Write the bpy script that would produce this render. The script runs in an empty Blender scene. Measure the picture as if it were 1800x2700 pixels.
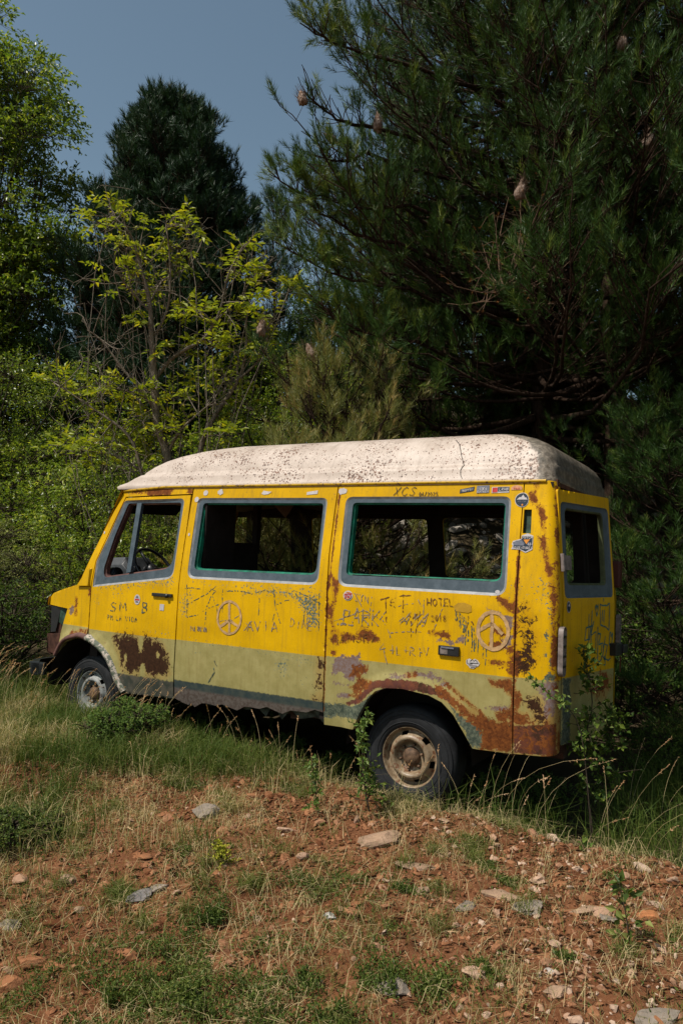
import bpy, bmesh, math, random
import numpy as np
from mathutils import Vector, Matrix
from mathutils.geometry import delaunay_2d_cdt
rnd = random.Random(7); rng = np.random.default_rng(7)
scn = bpy.context.scene; COL = scn.collection
# ------------------------------------------------ camera, sky, sun, exposure
PHI = .055; FPX = 1734.29; CAMZ = 1.6
cam = bpy.data.cameras.new('camera'); camo = bpy.data.objects.new('camera', cam); COL.objects.link(camo)
cam.sensor_fit = 'VERTICAL'; cam.sensor_height = 36; cam.sensor_width = 24; cam.lens = FPX / 2352 * 36
cam.clip_start = .05; cam.clip_end = 3000
camo.location = (0, 0, CAMZ); camo.rotation_euler = (math.pi / 2 + PHI, 0, 0); scn.camera = camo
SUN = Vector((-.45, -.26, .85)).normalized()
world = bpy.data.worlds.new('World'); scn.world = world; world.use_nodes = True
wn = world.node_tree; bg = wn.nodes['Background']; sky = wn.nodes.new('ShaderNodeTexSky')
sky.sky_type = 'NISHITA'; sky.sun_disc = False; sky.sun_elevation = math.asin(SUN.z)
sky.sun_rotation = math.atan2(SUN.x, SUN.y); sky.dust_density = 1.3; sky.air_density = 1.0; sky.ozone_density = .9; sky.altitude = 300
hs = wn.nodes.new('ShaderNodeHueSaturation'); hs.inputs['Saturation'].default_value = .95
wn.links.new(sky.outputs[0], hs.inputs['Color']); tint = wn.nodes.new('ShaderNodeMix'); tint.data_type = 'RGBA'; tint.blend_type = 'MULTIPLY'; tint.inputs[0].default_value = 1; tint.inputs[7].default_value = (.95, .98, .83, 1); wn.links.new(hs.outputs[0], tint.inputs[6]); wn.links.new(tint.outputs[2], bg.inputs['Color']); bg.inputs['Strength'].default_value = .122
sl = bpy.data.lights.new('sun', 'SUN'); sl.energy = 5.0; sl.angle = math.radians(.55); sl.color = (1, .93, .84)
so = bpy.data.objects.new('sun', sl); COL.objects.link(so); so.location = (0, 0, 20)
so.rotation_euler = SUN.to_track_quat('Z', 'Y').to_euler()
scn.view_settings.view_transform = 'Standard'; scn.view_settings.look = 'None'
scn.view_settings.exposure = -.03; scn.view_settings.gamma = 1
scn.cycles.max_bounces = 6; scn.cycles.transparent_max_bounces = 8; scn.cycles.diffuse_bounces = 3; scn.cycles.glossy_bounces = 2; scn.cycles.transmission_bounces = 3

# ------------------------------------------------ helpers
def R(a): return math.radians(a)
def at(sx, sy, y):
    """world point seen at photo pixel (1800x2700) on the plane at depth y"""
    u = (sx * 1568 / 1800 - 784) / FPX; v = (sy * 1568 / 1800 - 1176) / FPX
    d = np.array([u, math.cos(PHI) + v * math.sin(PHI), math.sin(PHI) - v * math.cos(PHI)])
    return np.array([0, 0, CAMZ]) + d * (y / d[1])
def tag(o, label=None, cat=None, group=None, kind=None):
    if label: o['label'] = label
    if cat: o['category'] = cat
    if group: o['group'] = group
    if kind: o['kind'] = kind
    return o
def empty(name, loc=(0, 0, 0), rz=0, parent=None):
    o = bpy.data.objects.new(name, None); COL.objects.link(o); o.location = loc; o.rotation_euler = (0, 0, rz); o.parent = parent
    o.empty_display_size = .2
    return o
def mk(name, V, F, mat=None, parent=None, smooth=False, attrs=None, mats=None, midx=None):
    """one mesh object; F is a list of faces or an (n,3)/(n,4) array"""
    me = bpy.data.meshes.new(name)
    V = np.asarray(V, dtype=np.float32).reshape(-1, 3)
    if isinstance(F, np.ndarray):
        k = F.shape[1]; n = len(F)
        me.vertices.add(len(V)); me.vertices.foreach_set('co', V.ravel())
        me.loops.add(n * k); me.loops.foreach_set('vertex_index', F.astype(np.int32).ravel())
        me.polygons.add(n); me.polygons.foreach_set('loop_start', np.arange(0, n * k, k, dtype=np.int32))
        me.polygons.foreach_set('loop_total', np.full(n, k, dtype=np.int32)); me.update(calc_edges=True)
    else:
        me.from_pydata(V.tolist(), [], [tuple(int(i) for i in f) for f in F]); me.update()
    for m in (mats or ([mat] if mat else [])): me.materials.append(m)
    if midx is not None: me.polygons.foreach_set('material_index', np.asarray(midx, dtype=np.int32))
    me.polygons.foreach_set('use_smooth', np.full(len(me.polygons), smooth, dtype=bool))
    for nm, arr in (attrs or {}).items():
        arr = np.asarray(arr, dtype=np.float32)
        if arr.ndim == 1:
            a = me.attributes.new(nm, 'FLOAT', 'POINT'); a.data.foreach_set('value', arr)
        else:
            a = me.attributes.new(nm, 'FLOAT_COLOR', 'POINT')
            a.data.foreach_set('color', np.concatenate([arr, np.ones((len(arr), 1), np.float32)], 1).ravel())
    o = bpy.data.objects.new(name, me); COL.objects.link(o)
    if parent: o.parent = parent
    return o
class MB:
    def __init__(s): s.V = []; s.F = []
    def add(s, V, F):
        n = len(s.V); s.V += [tuple(map(float, v)) for v in V]; s.F += [tuple(i + n for i in f) for f in F]; return s
    def box(s, a, b):
        x0, y0, z0 = a; x1, y1, z1 = b
        return s.add([(x0, y0, z0), (x1, y0, z0), (x1, y1, z0), (x0, y1, z0), (x0, y0, z1), (x1, y0, z1), (x1, y1, z1), (x0, y1, z1)],
                     [(0, 3, 2, 1), (4, 5, 6, 7), (0, 1, 5, 4), (1, 2, 6, 5), (2, 3, 7, 6), (3, 0, 4, 7)])
    def tube(s, pts, rad, k=8, cap=True):
        pts = [Vector(p) for p in pts]; n = len(pts); rr = rad if hasattr(rad, '__len__') else [rad] * n
        V = []; F = []; u = None
        for i, p in enumerate(pts):
            t = (pts[min(i + 1, n - 1)] - pts[max(i - 1, 0)]).normalized()
            if u is None: u = t.orthogonal().normalized()
            u = (u - t * u.dot(t)).normalized(); w = t.cross(u)
            for j in range(k):
                a = 2 * math.pi * j / k; V.append(p + (u * math.cos(a) + w * math.sin(a)) * rr[i])
        for i in range(n - 1):
            for j in range(k): F.append((i * k + j, i * k + (j + 1) % k, (i + 1) * k + (j + 1) % k, (i + 1) * k + j))
        if cap: F += [tuple(range(k))[::-1], tuple(range((n - 1) * k, n * k))]
        return s.add(V, F)
    def lathe(s, prof, axis_pt, k=64, skip=None):
        """profile (r, d) turned about the Y axis through axis_pt; d is measured towards -Y"""
        cx, cy, cz = axis_pt; V = []; F = []
        for r, d in prof:
            for j in range(k):
                a = 2 * math.pi * j / k; V.append((cx + r * math.cos(a), cy - d, cz + r * math.sin(a)))
        for i in range(len(prof) - 1):
            for j in range(k):
                if skip and skip(i, j): continue
                F.append((i * k + j, i * k + (j + 1) % k, (i + 1) * k + (j + 1) % k, (i + 1) * k + j))
        return s.add(V, F)
    def build(s, name, mat, parent=None, smooth=False): return mk(name, s.V, s.F, mat, parent, smooth)
def bevel(o, w=.006, seg=2):
    bm = bmesh.new(); bm.from_mesh(o.data)
    bmesh.ops.bevel(bm, geom=[e for e in bm.edges if len(e.link_faces) == 2 and e.calc_face_angle(0) > .5], offset=w, segments=seg, affect='EDGES', profile=.7)
    bm.to_mesh(o.data); bm.free(); return o
# ---- material helper
class NT:
    def __init__(s, name, rough=.7, spec=.3):
        s.m = bpy.data.materials.new(name); s.m.use_nodes = True; s.t = s.m.node_tree; s.b = s.t.nodes['Principled BSDF']
        s.b.inputs['Roughness'].default_value = rough; s.b.inputs['Specular IOR Level'].default_value = spec
    def n(s, ty, **kw):
        nd = s.t.nodes.new('ShaderNode' + ty)
        for k, v in kw.items():
            if k in nd.inputs: s.put(nd.inputs[k], v)
            else: setattr(nd, k, v)
        return nd
    def put(s, sock, v):
        if hasattr(v, 'is_output') or isinstance(v, bpy.types.NodeSocket): s.t.links.new(v, sock)
        else:
            if isinstance(v, (tuple, list)) and len(v) == 3 and sock.type == 'RGBA': v = (*v, 1)
            sock.default_value = v
    def obj(s): return s.n('TexCoord').outputs['Object']
    def geo(s): return s.n('NewGeometry').outputs['Position']
    def noise(s, scale, detail=4, rough=.6, vec=None, dist=0, out=0):
        nd = s.n('TexNoise'); nd.inputs['Scale'].default_value = scale; nd.inputs['Detail'].default_value = detail
        nd.inputs['Roughness'].default_value = rough; nd.inputs['Distortion'].default_value = dist
        s.t.links.new(vec or s.obj(), nd.inputs['Vector']); return nd.outputs[out]
    def vor(s, scale, vec=None, out='Distance', feature='F1', rand=1):
        nd = s.n('TexVoronoi'); nd.feature = feature; nd.inputs['Scale'].default_value = scale; nd.inputs['Randomness'].default_value = rand
        s.t.links.new(vec or s.obj(), nd.inputs['Vector']); return nd.outputs[out]
    def math(s, op, a, b=0.0, c=None, clamp=False):
        nd = s.n('Math'); nd.operation = op; nd.use_clamp = clamp; s.put(nd.inputs[0], a); s.put(nd.inputs[1], b)
        if c is not None: s.put(nd.inputs[2], c)
        return nd.outputs[0]
    def mix(s, f, a, b, blend='MIX'):
        nd = s.n('Mix'); nd.data_type = 'RGBA'; nd.blend_type = blend; s.put(nd.inputs[0], f); s.put(nd.inputs[6], a); s.put(nd.inputs[7], b); return nd.outputs[2]
    def step(s, v, lo, hi):
        nd = s.n('MapRange'); nd.interpolation_type = 'SMOOTHSTEP'; s.put(nd.inputs[0], v); nd.inputs[1].default_value = lo; nd.inputs[2].default_value = hi; return nd.outputs[0]
    def attr(s, name): return s.n('Attribute', attribute_name=name)
    def bump(s, h, strength=.3, dist=.01):
        nd = s.n('Bump'); nd.inputs['Strength'].default_value = strength; nd.inputs['Distance'].default_value = dist
        s.put(nd.inputs['Height'], h); s.t.links.new(nd.outputs[0], s.b.inputs['Normal'])
    def col(s, c): s.put(s.b.inputs['Base Color'], c); return s
def plain(name, c, rough=.7, spec=.3, var=.25, scale=8, metal=0, bump=0):
    m = NT(name, rough, spec); n = m.noise(scale, 5)
    m.col(m.mix(m.step(n, .3, .75), tuple(x * (1 - var) for x in c), tuple(min(1, x * (1 + var)) for x in c))); m.b.inputs['Metallic'].default_value = metal
    if bump: m.bump(m.noise(scale * 6, 4), bump, .004)
    return m.m
def inpoly(P, poly):
    x = P[:, 0]; y = P[:, 1]; c = np.zeros(len(P), bool); n = len(poly); j = n - 1
    for i in range(n):
        xi, yi = poly[i]; xj, yj = poly[j]
        if yi != yj: c ^= ((yi > y) != (yj > y)) & (x < (xj - xi) * (y - yi) / (yj - yi) + xi)
        j = i
    return c
def sdist(P, poly):
    """distance to a polygon's edge, positive inside"""
    d = np.full(len(P), 9.0)
    for i in range(len(poly)):
        a = np.array(poly[i - 1]); b = np.array(poly[i]); ab = b - a
        t = np.clip(((P - a) @ ab) / max(1e-9, ab @ ab), 0, 1); d = np.minimum(d, np.hypot(*(P - a - t[:, None] * ab).T))
    return np.where(inpoly(P, poly), d, -d)
def pip(x, y, poly): return bool(inpoly(np.array([[x, y]]), poly)[0])
M = {}
RUST = [('D', 2, [(0.342, 0.858), (0.473, 0.877), (0.731, 0.884), (0.873, 0.842), (0.951, 0.764), (0.981, 0.614), (0.889, 0.572), (0.752, 0.573), (0.654, 0.593), (0.553, 0.566), (0.458, 0.619), (0.404, 0.718)]), ('M', 2, [(2.38, 0.857), (2.42, 0.861), (2.429, 0.679), (2.381, 0.687), (2.402, 0.737), (2.379, 0.809)]), ('M', 2, [(2.407, 0.616), (2.427, 0.618), (2.428, 0.585), (2.352, 0.585)]), ('Q', 1, [(2.454, 1.455), (2.522, 1.418), (2.512, 1.356), (2.494, 1.287), (2.481, 1.232), (2.477, 1.15), (2.496, 1.097), (2.454, 1.135), (2.442, 1.216), (2.479, 1.286), (2.472, 1.367)]), ('Q', 1, [(2.382, 1.452), (2.422, 1.454), (2.429, 1.317), (2.42, 1.18), (2.405, 1.158)]), ('Q', 1, [(2.477, 1.076), (2.528, 1.08), (2.533, 0.986), (2.485, 0.995)]), ('Q', 1, [(2.488, 0.935), (2.515, 0.937), (2.517, 0.907), (2.489, 0.908)]), ('Q', 1, [(2.556, 1.062), (2.614, 1.074), (2.661, 1.051), (2.712, 1.108), (2.788, 1.101), (2.849, 1.054), (2.843, 1.034), (2.738, 1.031), (2.677, 1.039), (2.563, 0.996)]), ('Q', 3, [(2.498, 0.895), (2.713, 0.923), (2.714, 0.89), (2.754, 0.849), (2.755, 0.816), (2.703, 0.804), (2.675, 0.748), (2.573, 0.783), (2.503, 0.788)]), ('Q', 1, [(2.647, 0.857), (2.768, 0.857), (2.755, 0.823), (2.711, 0.805), (2.727, 0.767), (2.81, 0.763), (2.789, 0.722), (2.695, 0.638), (2.641, 0.645), (2.708, 0.686), (2.631, 0.703), (2.707, 0.725), (2.696, 0.783), (2.635, 0.783)]), ('Q', 3, [(2.514, 0.723), (2.631, 0.71), (2.632, 0.697), (2.515, 0.706)]), ('Q', 3, [(2.541, 0.642), (2.641, 0.658), (2.641, 0.638), (2.549, 0.623)]), ('Q', 3, [(2.947, 0.811), (3.13, 0.857), (3.267, 0.859), (3.349, 0.825), (3.383, 0.792), (3.357, 0.789), (3.261, 0.828), (3.158, 0.835), (2.969, 0.794)]), ('Q', 1, [(3.088, 0.843), (3.137, 0.858), (3.131, 0.825), (3.089, 0.821)]), ('Q', 1, [(3.336, 0.824), (3.377, 0.798), (3.45, 0.751), (3.542, 0.684), (3.543, 0.654), (3.431, 0.743), (3.35, 0.794)]), ('Q', 1, [(3.654, 1.38), (3.736, 1.38), (3.748, 1.355), (3.785, 1.362), (3.788, 1.306), (3.745, 1.292), (3.723, 1.317), (3.69, 1.335)]), ('Q', 3, [(3.61, 1.299), (3.692, 1.299), (3.773, 1.263), (3.768, 1.237), (3.715, 1.248), (3.66, 1.271), (3.616, 1.283)]), ('Q', 1, [(3.64, 1.191), (3.694, 1.2), (3.733, 1.151), (3.696, 1.148), (3.647, 1.165)]), ('Q', 3, [(3.732, 1.198), (3.769, 1.227), (3.779, 1.217), (3.754, 1.169), (3.781, 1.15), (3.778, 1.093), (3.736, 1.069), (3.708, 1.087), (3.734, 1.141)]), ('Q', 1, [(3.746, 1.085), (3.783, 1.084), (3.785, 0.905), (3.762, 0.902), (3.744, 0.962), (3.759, 1.014)]), ('Q', 1, [(3.622, 1.09), (3.697, 1.099), (3.719, 1.078), (3.688, 1.064), (3.633, 1.075)]), ('Q', 1, [(3.63, 0.976), (3.668, 0.99), (3.727, 0.986), (3.723, 0.964), (3.636, 0.963)]), ('Q', 1, [(3.628, 0.871), (3.672, 0.861), (3.762, 0.887), (3.781, 0.878), (3.783, 0.787), (3.754, 0.793), (3.732, 0.827), (3.646, 0.827)]), ('Q', 3, [(3.623, 0.684), (3.772, 0.719), (3.778, 0.684), (3.677, 0.671)]), ('Q', 1, [(3.677, 0.671), (3.783, 0.716), (3.785, 0.604), (3.764, 0.631), (3.7, 0.622)]), ('Q', 1, [(3.414, 0.762), (3.449, 0.74), (3.596, 0.649), (3.635, 0.613), (3.689, 0.616), (3.788, 0.604), (3.788, 0.445), (3.679, 0.432), (3.592, 0.434), (3.603, 0.53), (3.531, 0.583), (3.475, 0.617), (3.37, 0.704), (3.282, 0.746), (3.28, 0.789), (3.351, 0.76), (3.456, 0.694), (3.525, 0.655), (3.58, 0.632), (3.569, 0.656), (3.444, 0.734)]), ('Q', 1, [(3.06, 0.837), (3.137, 0.845), (3.131, 0.829), (3.061, 0.821)]), ('Q', 1, [(3.216, 1.13), (3.359, 1.129), (3.366, 1.099), (3.34, 1.097), (3.292, 1.118), (3.217, 1.117)]), ('Q', 3, [(3.279, 1.082), (3.387, 1.082), (3.464, 1.12), (3.466, 1.077), (3.348, 1.06), (3.28, 1.07)]), ('C', 2, [(3.833, 1.175), (3.885, 1.19), (3.917, 1.162), (3.892, 1.124), (3.898, 1.089), (3.894, 1.023), (3.915, 1.02), (3.896, 0.947), (3.865, 0.944), (3.829, 0.95), (3.807, 0.978), (3.826, 1.057), (3.846, 1.089), (3.866, 1.122), (3.845, 1.146)]), ('C', 2, [(3.842, 1.258), (3.878, 1.266), (3.878, 1.245), (3.853, 1.203), (3.839, 1.242)]), ('C', 2, [(3.842, 1.332), (3.862, 1.336), (3.863, 1.321), (3.842, 1.32)]), ('C', 1, [(3.781, 1.331), (3.805, 1.322), (3.804, 1.302), (3.789, 1.249), (3.816, 1.241), (3.811, 1.209), (3.791, 1.197), (3.78, 1.197)]), ('C', 1, [(3.786, 1.063), (3.831, 1.057), (3.854, 0.973), (3.824, 0.944), (3.799, 0.901), (3.786, 0.899), (3.786, 0.992)]), ('C', 4, [(3.972, 1.187), (3.997, 1.224), (3.996, 1.164), (3.979, 1.112), (3.986, 1.037), (3.975, 1.071)]), ('C', 4, [(4.004, 1.039), (4.021, 1.031), (4.018, 0.95), (4.054, 0.929), (4.034, 0.907), (3.964, 0.909), (4.003, 0.954)]), ('C', 1, [(3.796, 0.819), (3.838, 0.804), (3.839, 0.768), (3.815, 0.689), (3.888, 0.684), (3.878, 0.647), (3.894, 0.619), (3.842, 0.627), (3.795, 0.651)]), ('C', 2, [(3.875, 0.768), (3.936, 0.786), (3.968, 0.75), (3.98, 0.642), (3.939, 0.656), (3.923, 0.709), (3.881, 0.739)]), ('C', 3, [(3.944, 0.867), (4.054, 0.905), (4.059, 0.698), (3.985, 0.662), (3.962, 0.784)]), ('C', 5, [(3.793, 0.605), (4.06, 0.653), (4.061, 0.459), (3.793, 0.435)]), ('C', 1, [(3.795, 0.651), (3.857, 0.65), (3.868, 0.621), (3.795, 0.61)]), ('C', 1, [(4.006, 1.493), (4.026, 1.494), (4.039, 1.338), (4.032, 1.217), (4.046, 1.068), (4.033, 0.952), (4.013, 0.95), (4.024, 1.116), (4.012, 1.366)]), ('C', 1, [(3.836, 2.041), (3.896, 2.059), (3.907, 1.984), (3.858, 1.991)]), ('C', 1, [(3.879, 2.116), (3.923, 2.109), (3.918, 2.084), (3.894, 2.084)]), ('C', 1, [(3.909, 1.966), (3.957, 1.959), (3.987, 1.88), (3.974, 1.795), (3.943, 1.819), (3.944, 1.886)]), ('C', 1, [(3.935, 1.764), (3.975, 1.783), (4.02, 1.529), (3.985, 1.533), (3.96, 1.645)]), ('R', 4, [(0.239, 2.095), (0.41, 2.109), (0.293, 2.086)]), ('R', 1, [(0.304, 2.107), (0.622, 2.121), (0.817, 2.131), (0.821, 2.081), (0.771, 2.051), (0.571, 2.052), (0.457, 2.086), (0.332, 2.075)]), ('R', 1, [(0.979, 2.117), (1.04, 2.122), (1.031, 2.061), (0.978, 2.086)]), ('F', 1, [(-0.239, 1.147), (-0.207, 1.141), (-0.197, 0.987), (-0.228, 0.985)]), ('F', 3, [(-0.322, 1.046), (-0.26, 1.06), (-0.267, 0.982), (-0.315, 0.986)]), ('F', 1, [(-0.234, 0.838), (-0.146, 0.864), (-0.023, 0.875), (-0.02, 0.846), (-0.144, 0.847), (-0.278, 0.809)]), ('F', 1, [(-0.038, 1.219), (-0.009, 1.221), (-0.012, 1.178), (-0.033, 1.177)]), ('Q', 4, [(2.424, 0.57), (2.658, 0.581), (2.748, 0.619), (2.821, 0.687), (2.836, 0.676), (2.734, 0.505), (2.424, 0.475)]), ('Q', 5, [(2.604, 0.587), (2.68, 0.623), (2.817, 0.764), (2.948, 0.792), (3.09, 0.802), (3.243, 0.788), (3.365, 0.735), (3.543, 0.624), (3.544, 0.594), (3.433, 0.67), (3.299, 0.727), (3.162, 0.735), (3.078, 0.737), (2.878, 0.726), (2.834, 0.708), (2.733, 0.604), (2.628, 0.57)]), ('Q', 4, [(3.365, 0.703), (3.475, 0.612), (3.592, 0.555), (3.603, 0.441), (3.526, 0.444), (3.476, 0.538)])]
SPK= [('D', 0.5, [(0.056, 1.267), (0.969, 1.4), (1.011, 1.332), (0.985, 1.292), (0.668, 1.275), (0.321, 1.231), (0.061, 1.216)]), ('D', 0.35, [(0.255, 1.261), (0.439, 1.271), (0.445, 1.198), (0.278, 1.147)]), ('D', 0.3, [(0.714, 0.961), (0.987, 0.983), (1.015, 0.878), (0.752, 0.894)]), ('D', 0.25, [(-0.009, 1.221), (0.2, 1.167), (0.13, 1.062), (0.005, 1.087)]), ('M', 0.42, [(1.157, 1.372), (2.349, 1.388), (2.338, 1.339), (2.147, 1.336), (1.802, 1.309), (1.524, 1.323), (1.174, 1.327)]), ('M', 0.62, [(1.655, 1.323), (1.974, 1.354), (2.363, 1.334), (2.393, 1.082), (2.272, 1.059), (2.242, 1.153), (2.145, 1.258), (1.98, 1.291), (1.678, 1.265)]), ('M', 0.4, [(1.039, 1.25), (1.214, 1.329), (1.223, 1.223), (1.136, 1.042), (1.054, 1.051)]), ('M', 0.25, [(1.123, 0.934), (1.825, 0.922), (2.338, 0.9), (2.345, 0.764), (1.92, 0.824), (1.13, 0.843)]), ('M', 0.42, [(1.971, 0.843), (2.149, 0.868), (2.15, 0.702), (2.014, 0.7)]), ('M', 0.45, [(2.199, 0.721), (2.289, 0.731), (2.259, 0.673), (2.201, 0.673)]), ('M', 0.4, [(1.159, 0.846), (1.328, 0.839), (1.311, 0.8), (1.184, 0.788)]), ('M', 0.4, [(1.215, 0.904), (1.457, 0.918), (1.441, 0.872), (1.228, 0.868)]), ('C', 0.35, [(3.859, 1.521), (4.034, 1.529), (4.053, 0.944), (4.013, 0.965), (3.976, 1.263)]), ('C', 0.3, [(3.789, 1.466), (3.863, 1.46), (3.868, 1.383), (3.791, 1.44)]), ('Q', 0.3, [(3.727, 1.515), (3.772, 1.481), (3.779, 1.362), (3.737, 1.359), (3.724, 1.4)])]
STROKES = {'g': [[(1.143, 1.073), (1.251, 1.096), (1.345, 1.155), (1.458, 1.193)], [(1.123, 1.332), (1.137, 1.241), (1.145, 1.073)], [(1.107, 1.296), (1.167, 1.307), (1.267, 1.301)], [(1.136, 1.172), (1.262, 1.233), (1.337, 1.268), (1.427, 1.34)], [(1.386, 1.263), (1.335, 1.155), (1.332, 1.027)], [(1.386, 1.263), (1.441, 1.162), (1.468, 1.037)], [(1.527, 1.301), (1.666, 1.309), (1.767, 1.292), (1.889, 1.328), (1.97, 1.304)], [(1.488, 1.313), (1.495, 1.136)], [(1.84, 1.282), (1.84, 1.124)], [(1.967, 1.34), (1.984, 1.22), (2.044, 1.082)], [(1.994, 1.199), (1.965, 1.098)], [(2.361, 1.348), (2.37, 1.067)], [(2.253, 1.272), (2.237, 1.098)], [(2.001, 1.228), (2.077, 1.261), (2.135, 1.272)], [(2.138, 1.342), (2.259, 1.307), (2.376, 1.259)], [(1.353, 1.314), (1.423, 1.295), (1.386, 1.263)], [(3.396, 1.287), (3.403, 1.214)], [(3.403, 1.282), (3.41, 1.204)], [(3.42, 1.27), (3.427, 1.179)], [(3.427, 1.265), (3.434, 1.169)], [(3.444, 1.252), (3.451, 1.144)], [(3.454, 1.244), (3.462, 1.129)], [(3.464, 1.237), (3.472, 1.114)], [(3.481, 1.224), (3.489, 1.09)], [(3.507, 1.204), (3.516, 1.051)], [(3.521, 1.194), (3.53, 1.031)], [(3.395, 1.295), (3.399, 1.257), (3.395, 1.219)], [(3.45, 1.223), (3.454, 1.17), (3.451, 1.117)], [(3.466, 1.182), (3.47, 1.124), (3.467, 1.065)], [(3.483, 1.157), (3.487, 1.123), (3.483, 1.088)], [(3.508, 1.175), (3.513, 1.101), (3.511, 1.027)], [(3.534, 1.156), (3.538, 1.103), (3.535, 1.05)], [(3.552, 1.125), (3.555, 1.073), (3.553, 1.02)], [(3.585, 1.102), (3.589, 1.047), (3.587, 0.992)], [(3.605, 1.057), (3.609, 1.005), (3.606, 0.952)]], 's': [[(1.712, 1.013), (1.779, 1.091)], [(1.726, 1.072), (1.802, 1.02)], [(1.476, 1.068), (1.597, 1.084), (1.659, 1.125)], [(2.493, 1.145), (2.632, 1.195), (2.721, 1.235), (2.688, 1.293), (2.645, 1.35)], [(2.784, 1.332), (2.764, 1.132)], [(2.708, 1.201), (2.79, 1.207), (2.873, 1.18), (2.912, 1.124), (2.944, 1.056)], [(2.935, 1.097), (3.042, 1.116), (3.147, 1.124), (3.217, 1.117)], [(3.25, 1.145), (3.275, 1.21), (3.306, 1.288), (3.318, 1.326)], [(2.986, 1.279), (3.042, 1.299), (3.098, 1.306)], [(3.173, 1.336), (3.171, 1.234), (3.167, 1.158)], [(3.128, 1.333), (3.155, 1.29)], [(3.04, 1.25), (3.031, 1.211), (2.997, 1.18)], [(2.9, 1.247), (2.851, 1.178)], [(2.86, 0.977), (2.883, 1.024), (2.897, 0.954), (2.92, 0.889)], [(2.867, 0.981), (2.903, 0.994)]], 'k': [[(1.444, 0.762), (1.47, 0.72)], [(1.442, 0.71), (1.449, 0.674), (1.391, 0.586)]], 'S': [[(2.518, 1.123), (2.596, 1.132), (2.65, 1.123)]], 'r': [[(3.149, 1.271), (3.12, 1.109)], [(3.066, 1.239), (3.085, 1.202), (3.089, 1.081)], [(3.143, 1.251), (3.085, 1.196)], [(2.849, 1.316), (2.916, 1.339)], [(2.892, 1.325), (2.903, 1.169)], [(2.968, 1.336), (2.933, 1.321), (2.924, 1.288), (2.979, 1.267)], [(2.927, 1.301), (2.955, 1.306)], [(2.989, 1.344), (3.024, 1.356), (3.091, 1.356)], [(3.022, 1.352), (3.024, 1.243)], [(3.486, 1.251), (3.476, 1.17)], [(3.48, 1.25), (3.52, 1.198)]], 'W': [[(1.56, 1.212), (1.575, 0.986)], [(1.569, 1.08), (1.478, 1.022)], [(1.569, 1.08), (1.664, 1.037)]], 'w': [[(3.635, 1.295), (3.642, 1.217), (3.639, 1.065)], [(3.642, 1.217), (3.553, 1.163)], [(3.642, 1.217), (3.712, 1.155)]]}
TEXTS= [('SM', [(0.268, 1.056), (0.261, 1.129), (0.491, 1.08)], 'g'), ('B', [(0.651, 1.075), (0.655, 1.163), (0.737, 1.089)], 'g'), ('PM LA VIDA', [(0.242, 0.988), (0.238, 1.029), (0.618, 0.993)], 'g'), ('AVIA', [(1.73, 1.014), (1.725, 1.086), (2.029, 1.032)], 's'), ('DINE', [(2.121, 1.074), (2.126, 1.138), (2.321, 1.063)], 's'), ('SYN', [(2.65, 1.297), (2.645, 1.35), (2.765, 1.284)], 's'), ('HOTEL', [(3.193, 1.299), (3.19, 1.346), (3.389, 1.309)], 'r'), ('2018', [(3.227, 1.2), (3.226, 1.238), (3.336, 1.205)], 'r'), ('MANJEA', [(2.481, 0.988), (2.479, 1.042), (2.85, 1.034)], 'r'), ('+L+R+V', [(2.934, 0.958), (2.931, 1.016), (3.229, 0.968)], 's'), ('PARK', [(2.557, 1.129), (2.564, 1.237), (2.86, 1.146)], 's'), ('AYA', [(2.99, 1.156), (3.044, 1.244), (3.188, 1.159)], 's'), ('XCS', [(2.862, 2.038), (2.874, 2.096), (3.043, 2.04)], 'K'), ('06/2025', [(3.064, 2.033), (3.061, 2.06), (3.208, 2.033)], 'K'), ('PAUL MARTINA', [(1.191, 0.97), (1.188, 1.008), (1.357, 0.973)], 's')]
# ------------------------------------------------ ground
def sst(x, a, b): t = np.clip((x - a) / (b - a), 0, 1); return t * t * (3 - 2 * t)
def vnoise(x, y, s, seed=0):
    """cheap smooth value noise"""
    x = np.asarray(x, float) * s; y = np.asarray(y, float) * s; xi = np.floor(x).astype(int); yi = np.floor(y).astype(int); fx = x - xi; fy = y - yi
    def h(a, b): n = (a * 374761393 + b * 668265263 + seed * 982451653) & 0x7fffffff; n = ((n ^ (n >> 13)) * 1274126177) & 0x7fffffff; return ((n ^ (n >> 16)) & 0xffff) / 65535.
    fx = fx * fx * (3 - 2 * fx); fy = fy * fy * (3 - 2 * fy)
    return (h(xi, yi) * (1 - fx) + h(xi + 1, yi) * fx) * (1 - fy) + (h(xi, yi + 1) * (1 - fx) + h(xi + 1, yi + 1) * fx) * fy
VO = (-2.257, 6.583)
def vanst(x, y):
    return (x - VO[0]) * .8665 - (y - VO[1]) * .499, (x - VO[0]) * .499 + (y - VO[1]) * .8665
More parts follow.
